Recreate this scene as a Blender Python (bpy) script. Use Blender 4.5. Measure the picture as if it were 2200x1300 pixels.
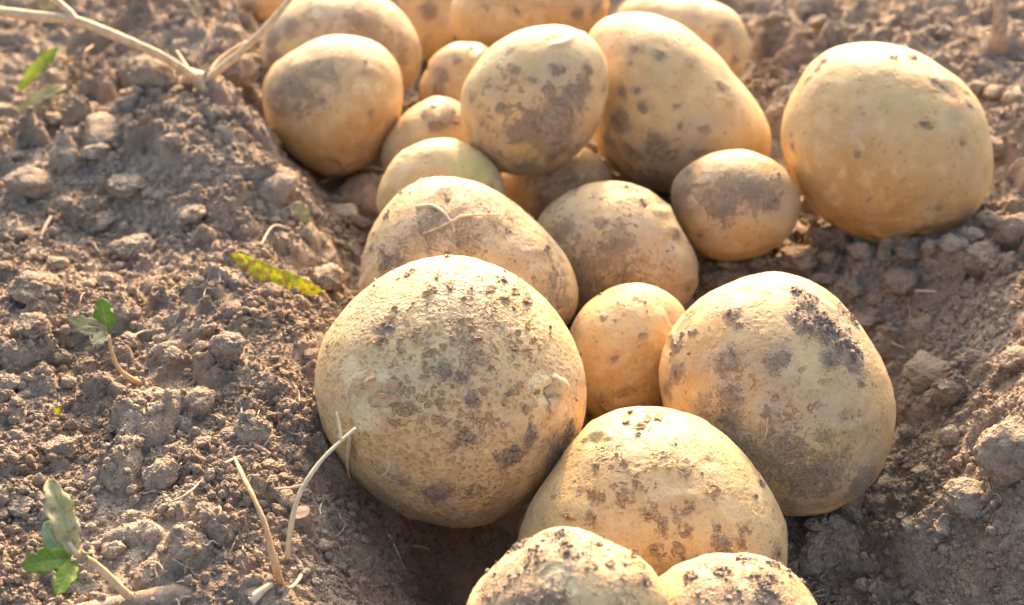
import bpy, bmesh, math, random
import numpy as np

for o in list(bpy.data.objects):
    bpy.data.objects.remove(o)
SC = bpy.context.scene
COL = SC.collection
rng = np.random.default_rng(7)
random.seed(7)

# ------------------------------------------------------------------ camera
CAM_H = 0.36                       # metres above the furrow floor
PITCH = math.radians(33.0)         # looking down
LENS = 50.0
W_PX, H_PX = 2200.0, 1300.0        # the photograph's own pixels, used for measuring
FPX = W_PX * LENS / 36.0
cam_data = bpy.data.cameras.new('camera')
cam_data.lens = LENS
cam_data.sensor_width = 36.0
cam_data.clip_start = 0.01
cam_data.clip_end = 200.0
cam = bpy.data.objects.new('camera', cam_data)
COL.objects.link(cam)
cam.location = (0, 0, CAM_H)
cam.rotation_euler = (math.radians(90) - PITCH, 0, 0)
cam_data.dof.use_dof = True
cam_data.dof.focus_distance = 0.48
cam_data.dof.aperture_fstop = 13.0
SC.camera = cam

# ------------------------------------------------------------------ light
SUN_EL = math.radians(27.0)
SUN_AZ = math.radians(3.0)         # from straight behind the scene (+Y) towards +X
world = bpy.data.worlds.new('World')
SC.world = world
world.use_nodes = True
wn = world.node_tree
for n in list(wn.nodes):
    wn.nodes.remove(n)
sky = wn.nodes.new('ShaderNodeTexSky')
sky.sky_type = 'NISHITA'
sky.sun_disc = False
sky.sun_elevation = SUN_EL
sky.sun_rotation = SUN_AZ
sky.air_density = 0.8
sky.dust_density = 7.0
sky.ozone_density = 0.3
bg = wn.nodes.new('ShaderNodeBackground')
bg.inputs['Strength'].default_value = 0.15
wo = wn.nodes.new('ShaderNodeOutputWorld')
wn.links.new(sky.outputs[0], bg.inputs[0])
wn.links.new(bg.outputs[0], wo.inputs[0])

sun_data = bpy.data.lights.new('sun', 'SUN')
sun_data.energy = 2.6
sun_data.angle = math.radians(2.2)
sun_data.color = (1.0, 0.59, 0.31)
sun = bpy.data.objects.new('sun', sun_data)
COL.objects.link(sun)
sd = (math.cos(SUN_EL) * math.sin(SUN_AZ), math.cos(SUN_EL) * math.cos(SUN_AZ), math.sin(SUN_EL))
import mathutils
sun.rotation_euler = mathutils.Vector(sd).to_track_quat('Z', 'Y').to_euler()
sun.location = (0.4, 3, 2)

SC.view_settings.view_transform = 'Standard'
SC.view_settings.look = 'None'
SC.view_settings.exposure = 1.84
SC.view_settings.gamma = 1.0
SC.cycles.use_adaptive_sampling = True
SC.cycles.adaptive_threshold = 0.035
SC.cycles.max_bounces = 4
SC.cycles.diffuse_bounces = 3
SC.cycles.glossy_bounces = 2

# ------------------------------------------------------------------ measuring helpers
CAM = np.array([0.0, 0.0, CAM_H])
FWD = np.array([0.0, math.cos(PITCH), -math.sin(PITCH)])
RGT = np.array([1.0, 0.0, 0.0])
UPV = np.cross(RGT, FWD)


def ray(px, py):
    d = FWD + RGT * (px - W_PX / 2) / FPX + UPV * (H_PX / 2 - py) / FPX
    return d / np.linalg.norm(d)


def at_z(px, py, z):
    d = ray(px, py)
    return CAM + d * ((CAM_H - z) / -d[2])


# ------------------------------------------------------------------ noise
def hash3(i, j, k, seed):
    h = (i.astype(np.uint32) * np.uint32(374761393) + j.astype(np.uint32) * np.uint32(668265263)
         + k.astype(np.uint32) * np.uint32(2147483647) + np.uint32(seed * 974711 + 1013))
    h = (h ^ (h >> np.uint32(13))) * np.uint32(1274126177)
    h = (h ^ (h >> np.uint32(16))) * np.uint32(2246822519)
    return h ^ (h >> np.uint32(15))


def rnd(i, j, k, seed):
    return (hash3(i, j, k, seed) & np.uint32(0xFFFFFF)).astype(np.float32) / np.float32(0xFFFFFF)


def perlin(x, y, z=0.0, seed=0):
    """Gradient noise, roughly -0.7..0.7"""
    x = np.asarray(x, np.float32); y = np.asarray(y, np.float32)
    z = np.zeros_like(x) + np.float32(z) if np.isscalar(z) else np.asarray(z, np.float32)
    xi = np.floor(x); yi = np.floor(y); zi = np.floor(z)
    fx = x - xi; fy = y - yi; fz = z - zi
    xi = xi.astype(np.int64); yi = yi.astype(np.int64); zi = zi.astype(np.int64)
    u = fx * fx * fx * (fx * (fx * 6 - 15) + 10)
    v = fy * fy * fy * (fy * (fy * 6 - 15) + 10)
    w = fz * fz * fz * (fz * (fz * 6 - 15) + 10)
    flat = not np.any(fz) and not np.any(zi)

    def g(a, b, c):
        h = hash3(xi + a, yi + b, zi + c, seed)
        gx = ((h & np.uint32(1023)).astype(np.float32) / 511.5 - 1)
        gy = (((h >> np.uint32(10)) & np.uint32(1023)).astype(np.float32) / 511.5 - 1)
        gz = (((h >> np.uint32(20)) & np.uint32(1023)).astype(np.float32) / 511.5 - 1)
        return gx * (fx - a) + gy * (fy - b) + gz * (fz - c)

    def layer(c):
        a0 = g(0, 0, c); a1 = g(1, 0, c); b0 = g(0, 1, c); b1 = g(1, 1, c)
        p = a0 + u * (a1 - a0); q = b0 + u * (b1 - b0)
        return p + v * (q - p)
    l0 = layer(0)
    if flat:
        return l0 * 1.2
    l1 = layer(1)
    return (l0 + w * (l1 - l0)) * 1.2


def fbm(x, y, z=0.0, octaves=4, seed=0, gain=0.5):
    t = 0; a = 1.0; f = 1.0
    for o in range(octaves):
        t = t + a * perlin(x * f, y * f, z * f, seed + 17 * o)
        a *= gain; f *= 2.03
    return t


def domes(x, y, c, seed, r0, r1, prob=1.0, warp=0.28, power=1.6, box=0.5):
    """Height field of rounded lumps on a jittered lattice of pitch c (max of half balls)."""
    wx = x + perlin(x / (c * 0.55), y / (c * 0.55), 0.0, seed + 1) * c * warp
    wy = y + perlin(x / (c * 0.55), y / (c * 0.55), 0.0, seed + 2) * c * warp
    gx = wx / c; gy = wy / c
    ix = np.floor(gx).astype(np.int64); iy = np.floor(gy).astype(np.int64)
    out = np.zeros_like(x, dtype=np.float32)
    zero = np.zeros_like(ix)
    for a in (-1, 0, 1):
        for b in (-1, 0, 1):
            jx = ix + a; jy = iy + b
            px = jx + rnd(jx, jy, zero, seed + 3); py = jy + rnd(jx, jy, zero, seed + 4)
            rr = r0 + (r1 - r0) * rnd(jx, jy, zero, seed + 5) ** power
            on = rnd(jx, jy, zero, seed + 6) < prob
            st = 0.7 + 0.6 * rnd(jx, jy, zero, seed + 7)
            d2 = ((gx - px) * st) ** 2 + ((gy - py) / st) ** 2
            hh = np.maximum(0, 1 - d2 / (rr * rr)) ** box * rr * c * (0.6 + 0.6 * rnd(jx, jy, zero, seed + 8))
            out = np.maximum(out, np.where(on, hh, 0))
    return out


def smooth(a, b, t):
    t = np.clip((t - a) / (b - a), 0, 1)
    return t * t * (3 - 2 * t)


# ------------------------------------------------------------------ object helpers
def tag(o, label=None, cat=None, group=None, kind=None):
    if label: o['label'] = label
    if cat: o['category'] = cat
    if group: o['group'] = group
    if kind: o['kind'] = kind
    return o


def mesh_from(name, verts, faces, mat=None, flat=False):
    me = bpy.data.meshes.new(name)
    verts = np.asarray(verts, np.float32)
    faces = np.asarray(faces, np.int32)
    n = faces.shape[1]
    me.vertices.add(len(verts)); me.vertices.foreach_set('co', verts.ravel())
    me.loops.add(faces.size); me.loops.foreach_set('vertex_index', faces.ravel())
    me.polygons.add(len(faces))
    me.polygons.foreach_set('loop_start', np.arange(0, faces.size, n, dtype=np.int32))
    me.polygons.foreach_set('use_smooth', np.full(len(faces), not flat))
    me.update(calc_edges=True)
    me.validate()
    if mat: me.materials.append(mat)
    return me


def link(name, me, parent=None, loc=None):
    o = bpy.data.objects.new(name, me)
    COL.objects.link(o)
    if parent is not None: o.parent = parent
    if loc is not None: o.location = loc
    return o


def set_attr(me, name, arr):
    a = me.attributes.new(name, 'FLOAT', 'POINT')
    a.data.foreach_set('value', np.asarray(arr, np.float32))


_ico = {}
def ico(n):
    if n not in _ico:
        bm = bmesh.new()
        bmesh.ops.create_icosphere(bm, subdivisions=n, radius=1.0)
        v = np.array([x.co[:] for x in bm.verts], np.float32)
        f = np.array([[q.index for q in p.verts] for p in bm.faces], np.int32)
        bm.free()
        _ico[n] = (v / np.linalg.norm(v, axis=1)[:, None], f)
    return _ico[n]


# ------------------------------------------------------------------ materials
class NT:
    def __init__(self, name):
        self.m = bpy.data.materials.new(name)
        self.m.use_nodes = True
        self.t = self.m.node_tree
        for n in list(self.t.nodes): self.t.nodes.remove(n)
        self.out = self.t.nodes.new('ShaderNodeOutputMaterial')
        self.b = self.t.nodes.new('ShaderNodeBsdfPrincipled')
        self.t.links.new(self.b.outputs[0], self.out.inputs[0])
    def n(self, kind, **kw):
        x = self.t.nodes.new(kind)
        for k, v in kw.items(): setattr(x, k, v)
        return x
    def l(self, a, b): self.t.links.new(a, b)
    def attr(self, name):
        return self.n('ShaderNodeAttribute', attribute_name=name).outputs['Fac']
    def coords(self, vary=True):
        tc = self.n('ShaderNodeTexCoord').outputs['Object']
        if not vary: return tc
        oi = self.n('ShaderNodeObjectInfo').outputs['Random']
        m = self.n('ShaderNodeVectorMath', operation='MULTIPLY_ADD')
        self.l(oi, m.inputs[0]); m.inputs[1].default_value = (3.1, 5.7, 4.3); self.l(tc, m.inputs[2])
        return m.outputs[0]
    def noise(self, vec, scale, detail=4, rough=0.6, dist=0.0):
        x = self.n('ShaderNodeTexNoise')
        x.inputs['Scale'].default_value = scale; x.inputs['Detail'].default_value = detail
        x.inputs['Roughness'].default_value = rough; x.inputs['Distortion'].default_value = dist
        self.l(vec, x.inputs['Vector'])
        return x.outputs['Fac']
    def voro(self, vec, scale, feature='F1', rand=1.0):
        x = self.n('ShaderNodeTexVoronoi', feature=feature)
        x.inputs['Scale'].default_value = scale; x.inputs['Randomness'].default_value = rand
        self.l(vec, x.inputs['Vector'])
        return x.outputs['Distance']
    def math(self, op, a, b=None, c=None, clamp=False):
        x = self.n('ShaderNodeMath', operation=op, use_clamp=clamp)
        for i, v in enumerate((a, b, c)):
            if v is None: continue
            if isinstance(v, (int, float)): x.inputs[i].default_value = v
            else: self.l(v, x.inputs[i])
        return x.outputs[0]
    def step(self, v, lo, hi, a=0.0, b=1.0):
        x = self.n('ShaderNodeMapRange', interpolation_type='SMOOTHSTEP')
        self.l(v, x.inputs['Value'])
        x.inputs['From Min'].default_value = lo; x.inputs['From Max'].default_value = hi
        x.inputs['To Min'].default_value = a; x.inputs['To Max'].default_value = b
        return x.outputs[0]
    def mix(self, fac, a, b):
        x = self.n('ShaderNodeMix', data_type='RGBA')
        if isinstance(fac, (int, float)): x.inputs[0].default_value = fac
        else: self.l(fac, x.inputs[0])
        for i, v in ((6, a), (7, b)):
            if isinstance(v, tuple): x.inputs[i].default_value = (*v, 1) if len(v) == 3 else v
            else: self.l(v, x.inputs[i])
        return x.outputs[2]
    def bump(self, height, dist, strength=1.0, normal=None):
        x = self.n('ShaderNodeBump')
        x.inputs['Distance'].default_value = dist; x.inputs['Strength'].default_value = strength
        self.l(height, x.inputs['Height'])
        if normal is not None: self.l(normal, x.inputs['Normal'])
        return x.outputs[0]


SOIL_A = (0.345, 0.270, 0.188)
SOIL_B = (0.475, 0.384, 0.276)
SOIL_C = (0.210, 0.160, 0.108)


def soil_material(name, SOIL_A=SOIL_A, SOIL_B=SOIL_B, SOIL_C=SOIL_C):
    k = NT(name)
    co = k.n('ShaderNodeNewGeometry').outputs['Position']
    big = k.noise(co, 28, 2, 0.55)
    mid = k.noise(co, 260, 3, 0.65)
    fine = k.noise(co, 1500, 2, 0.7)
    c = k.mix(k.step(big, 0.35, 0.66), SOIL_A, SOIL_B)
    c = k.mix(k.step(mid, 0.50, 0.74, 0.0, 0.75), c, SOIL_C)
    c = k.mix(k.step(fine, 0.55, 0.8, 0.0, 0.45), c, (0.46, 0.385, 0.305))
    k.l(c, k.b.inputs['Base Color'])
    k.b.inputs['Roughness'].default_value = 0.95
    k.b.inputs['Specular IOR Level'].default_value = 0.12
    grain = k.voro(co, 950, 'F1')
    h = k.math('ADD', k.math('MULTIPLY', fine, 1.0), k.math('MULTIPLY', grain, -0.8))
    h = k.math('ADD', h, k.math('MULTIPLY', mid, 2.2))
    k.l(k.bump(h, 0.0014, 1.0), k.b.inputs['Normal'])
    return k.m


M_SOIL = soil_material('dry_soil')
M_CLOD = M_SOIL
M_DUST = soil_material('dried_dirt', (0.44, 0.35, 0.26), (0.53, 0.43, 0.33), (0.36, 0.28, 0.20))


def potato_material():
    k = NT('potato_skin')
    co = k.coords(True)
    tone = k.attr('tone'); dirt = k.attr('dirt'); peel_sheen = k.attr('peel_sheen'); scab = k.attr('scab'); green = k.attr('green')
    net = k.attr('net'); film = k.attr('film'); mott = k.attr('mott')
    fine = k.noise(co, 1300, 2, 0.7)
    dn = k.noise(co, 360, 4, 0.78)
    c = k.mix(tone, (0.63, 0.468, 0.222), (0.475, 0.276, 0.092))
    c = k.mix(k.step(mott, 0.05, 0.65, 0.0, 0.50), c, (0.50, 0.32, 0.135))
    c = k.mix(k.step(mott, -0.05, -0.6, 0.0, 0.35), c, (0.71, 0.57, 0.33))
    c = k.mix(k.math('MULTIPLY', film, 0.75), c, (0.46, 0.35, 0.24))
    c = k.mix(k.math('MULTIPLY', green, 0.5), c, (0.50, 0.56, 0.18))
    # dusty grain
    c = k.mix(k.step(fine, 0.50, 0.78, 0.0, 0.55), c, (0.44, 0.31, 0.17))
    c = k.mix(k.step(dn, 0.56, 0.74, 0.0, 0.35), c, (0.46, 0.325, 0.19))
    # lenticels / small specks
    sp = k.voro(co, 270, 'F1')
    speck = k.math('MULTIPLY', k.step(sp, 0.13, 0.32, 1.0, 0.0), k.step(mott, -0.25, 0.25))
    c = k.mix(k.math('MULTIPLY', speck, 0.5), c, (0.36, 0.225, 0.11))
    # scattered grains of soil, denser where it is dirty
    gr = k.math('ADD', k.noise(co, 900, 2, 0.7), k.math('MULTIPLY', k.math('ADD', dirt, k.math('MULTIPLY', mott, 0.3)), 0.19))
    grm = k.step(gr, 0.68, 0.80)
    c = k.mix(k.math('MULTIPLY', grm, 0.7), c, (0.33, 0.235, 0.15))
    # net of the skin: lighter ridges round shallow pits
    vp = k.n('ShaderNodeTexVoronoi'); vp.inputs['Scale'].default_value = 640; k.l(co, vp.inputs['Vector'])
    sp2 = k.n('ShaderNodeSeparateColor'); k.l(vp.outputs['Color'], sp2.inputs[0])
    cd = vp.outputs['Distance']
    netm = k.step(cd, 0.62, 0.36)          # 1 inside a cell
    ridge = k.math('MULTIPLY', k.math('SUBTRACT', 1.0, netm), net)
    c = k.mix(k.math('MULTIPLY', ridge, 0.30), c, (0.74, 0.57, 0.32))
    pit = k.math('MULTIPLY', k.math('MULTIPLY', k.step(sp2.outputs[1], 0.50, 0.60), netm), k.math('MULTIPLY', net, k.step(mott, -0.4, 0.3)))
    c = k.mix(k.math('MULTIPLY', pit, 0.62), c, (0.43, 0.265, 0.105))
    # corky scab: flakes with curled light rims
    wv = k.n('ShaderNodeVectorMath', operation='MULTIPLY_ADD')
    nz_ = k.n('ShaderNodeTexNoise'); nz_.inputs['Scale'].default_value = 420; nz_.inputs['Detail'].default_value = 2; k.l(co, nz_.inputs['Vector'])
    k.l(nz_.outputs['Color'], wv.inputs[0]); wv.inputs[1].default_value = (0.0042, 0.0042, 0.0042); k.l(co, wv.inputs[2])
    vs = k.n('ShaderNodeTexVoronoi'); vs.inputs['Scale'].default_value = 430; k.l(wv.outputs[0], vs.inputs['Vector'])
    sep = k.n('ShaderNodeSeparateColor'); k.l(vs.outputs['Color'], sep.inputs[0])
    cell = k.step(k.math('ADD', scab, k.math('MULTIPLY', k.math('SUBTRACT', sep.outputs[0], 0.5), 0.9)), 0.50, 0.56)
    core = k.step(vs.outputs['Distance'], 0.70, 0.40)
    scm = k.math('MULTIPLY', cell, core)
    scrim = k.math('MULTIPLY', cell, k.math('SUBTRACT', 1.0, core))
    c = k.mix(k.math('MULTIPLY', scm, 0.8), c, k.mix(fine, (0.30, 0.185, 0.095), (0.52, 0.345, 0.18)))
    c = k.mix(k.math('MULTIPLY', scrim, 0.3), c, (0.60, 0.40, 0.20))
    # peeled skin, and the pale sheen painted on the soil-caked potato
    c = k.mix(k.step(k.math('ADD', peel_sheen, k.math('MULTIPLY', k.math('SUBTRACT', dn, 0.5), 0.8)), 0.32, 0.66, 0.0, 0.66), c, (0.76, 0.635, 0.365))
    # caked dirt
    db = k.math('ADD', dirt, k.math('ADD', k.math('MULTIPLY', k.math('SUBTRACT', dn, 0.5), 2.0), k.math('MULTIPLY', k.math('SUBTRACT', fine, 0.5), 0.9)))
    dm = k.step(db, 0.40, 1.12)
    c = k.mix(k.math('MULTIPLY', dm, k.step(dirt, 0.55, 1.1, 0.50, 0.92)), c, k.mix(k.step(dn, 0.35, 0.65), (0.40, 0.30, 0.205), (0.53, 0.41, 0.29)))
    k.l(c, k.b.inputs['Base Color'])
    k.l(k.math('ADD', 0.52, k.math('MULTIPLY', dm, 0.42), clamp=True), k.b.inputs['Roughness'])
    k.b.inputs['Specular IOR Level'].default_value = 0.22
    h = k.math('MULTIPLY', ridge, 0.13)
    h = k.math('ADD', h, k.math('MULTIPLY', fine, 0.22))
    h = k.math('ADD', h, k.math('MULTIPLY', pit, -0.26))
    h = k.math('ADD', h, k.math('MULTIPLY', speck, -0.2))
    h = k.math('ADD', h, k.math('MULTIPLY', scrim, 1.0))
    h = k.math('ADD', h, k.math('MULTIPLY', grm, 0.6))
    h = k.math('ADD', h, k.math('MULTIPLY', dm, k.math('ADD', 0.3, k.math('MULTIPLY', fine, 1.1))))
    k.l(k.bump(h, 0.0011, 0.95), k.b.inputs['Normal'])
    return k.m


M_POTATO = potato_material()


def plain_material(name, ca, cb, scale=300, rough=0.7, transl=0.0, stretch=None, bump=0.0004):
    k = NT(name)
    co = k.coords(True)
    if stretch:
        mp = k.n('ShaderNodeMapping'); k.l(co, mp.inputs['Vector']); mp.inputs['Scale'].default_value = stretch
        co = mp.outputs[0]
    n = k.noise(co, scale, 5, 0.65)
    c = k.mix(k.step(n, 0.36, 0.66), ca, cb)
    k.l(c, k.b.inputs['Base Color'])
    k.b.inputs['Roughness'].default_value = rough
    k.b.inputs['Specular IOR Level'].default_value = 0.25
    k.l(k.bump(n, bump, 0.8), k.b.inputs['Normal'])
    if transl > 0:
        tr = k.n('ShaderNodeBsdfTranslucent'); k.l(c, tr.inputs['Color'])
        mx = k.n('ShaderNodeMixShader'); mx.inputs[0].default_value = transl
        k.l(k.b.outputs[0], mx.inputs[1]); k.l(tr.outputs[0], mx.inputs[2]); k.l(mx.outputs[0], k.out.inputs[0])
    return k.m


def leaf_material(name, ca, cb, soil=0.35, transl=0.45):
    k = NT(name)
    co = k.coords(True)
    n = k.noise(co, 120, 3, 0.6)
    c = k.mix(k.step(n, 0.35, 0.65), ca, cb)
    vein = k.attr('vein')
    c = k.mix(k.math('MULTIPLY', vein, 0.45), c, (0.50, 0.50, 0.28))
    d = k.step(k.noise(co, 420, 5, 0.7), 0.62 - soil * 0.35, 0.72 - soil * 0.30)
    c = k.mix(k.math('MULTIPLY', d, 0.85), c, (0.29, 0.215, 0.155))
    k.l(c, k.b.inputs['Base Color'])
    k.b.inputs['Roughness'].default_value = 0.55
    k.b.inputs['Specular IOR Level'].default_value = 0.35
    k.l(k.bump(k.math('ADD', k.math('MULTIPLY', vein, -0.7), k.math('MULTIPLY', n, 0.6)), 0.0006, 0.8), k.b.inputs['Normal'])
    tr = k.n('ShaderNodeBsdfTranslucent'); k.l(c, tr.inputs['Color'])
    mx = k.n('ShaderNodeMixShader'); mx.inputs[0].default_value = transl
    k.l(k.b.outputs[0], mx.inputs[1]); k.l(tr.outputs[0], mx.inputs[2]); k.l(mx.outputs[0], k.out.inputs[0])
    return k.m


M_STEM = plain_material('dry_stalk', (0.52, 0.36, 0.19), (0.66, 0.50, 0.30), 260, 0.6)
M_TWIG = plain_material('orange_twig', (0.52, 0.31, 0.13), (0.62, 0.42, 0.20), 320, 0.65)
M_PALE = plain_material('pale_twig', (0.50, 0.44, 0.27), (0.62, 0.55, 0.36), 320, 0.6)
M_ROOT = plain_material('root_fibre', (0.50, 0.38, 0.24), (0.64, 0.53, 0.38), 400, 0.75)
M_BARK = plain_material('dusty_bark', (0.28, 0.20, 0.13), (0.46, 0.35, 0.25), 330, 0.9, bump=0.0014)
M_DEADWOOD = plain_material('dead_wood', (0.22, 0.17, 0.125), (0.36, 0.29, 0.215), 260, 0.9, bump=0.001)
M_GREEN = leaf_material('green_leaf', (0.13, 0.26, 0.03), (0.22, 0.36, 0.035), 0.25)
M_LIME = leaf_material('lime_leaf', (0.32, 0.46, 0.02), (0.60, 0.60, 0.03), 0.52, 0.65)
M_DUSTY = leaf_material('dusty_leaf', (0.40, 0.40, 0.17), (0.54, 0.50, 0.28), 0.36, 0.35)
M_FRESH = leaf_material('fresh_leaf', (0.30, 0.42, 0.04), (0.44, 0.52, 0.08), 0.05, 0.5)
M_TEAL = leaf_material('blue_green_leaf', (0.17, 0.30, 0.13), (0.25, 0.38, 0.19), 0.15, 0.25)

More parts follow.
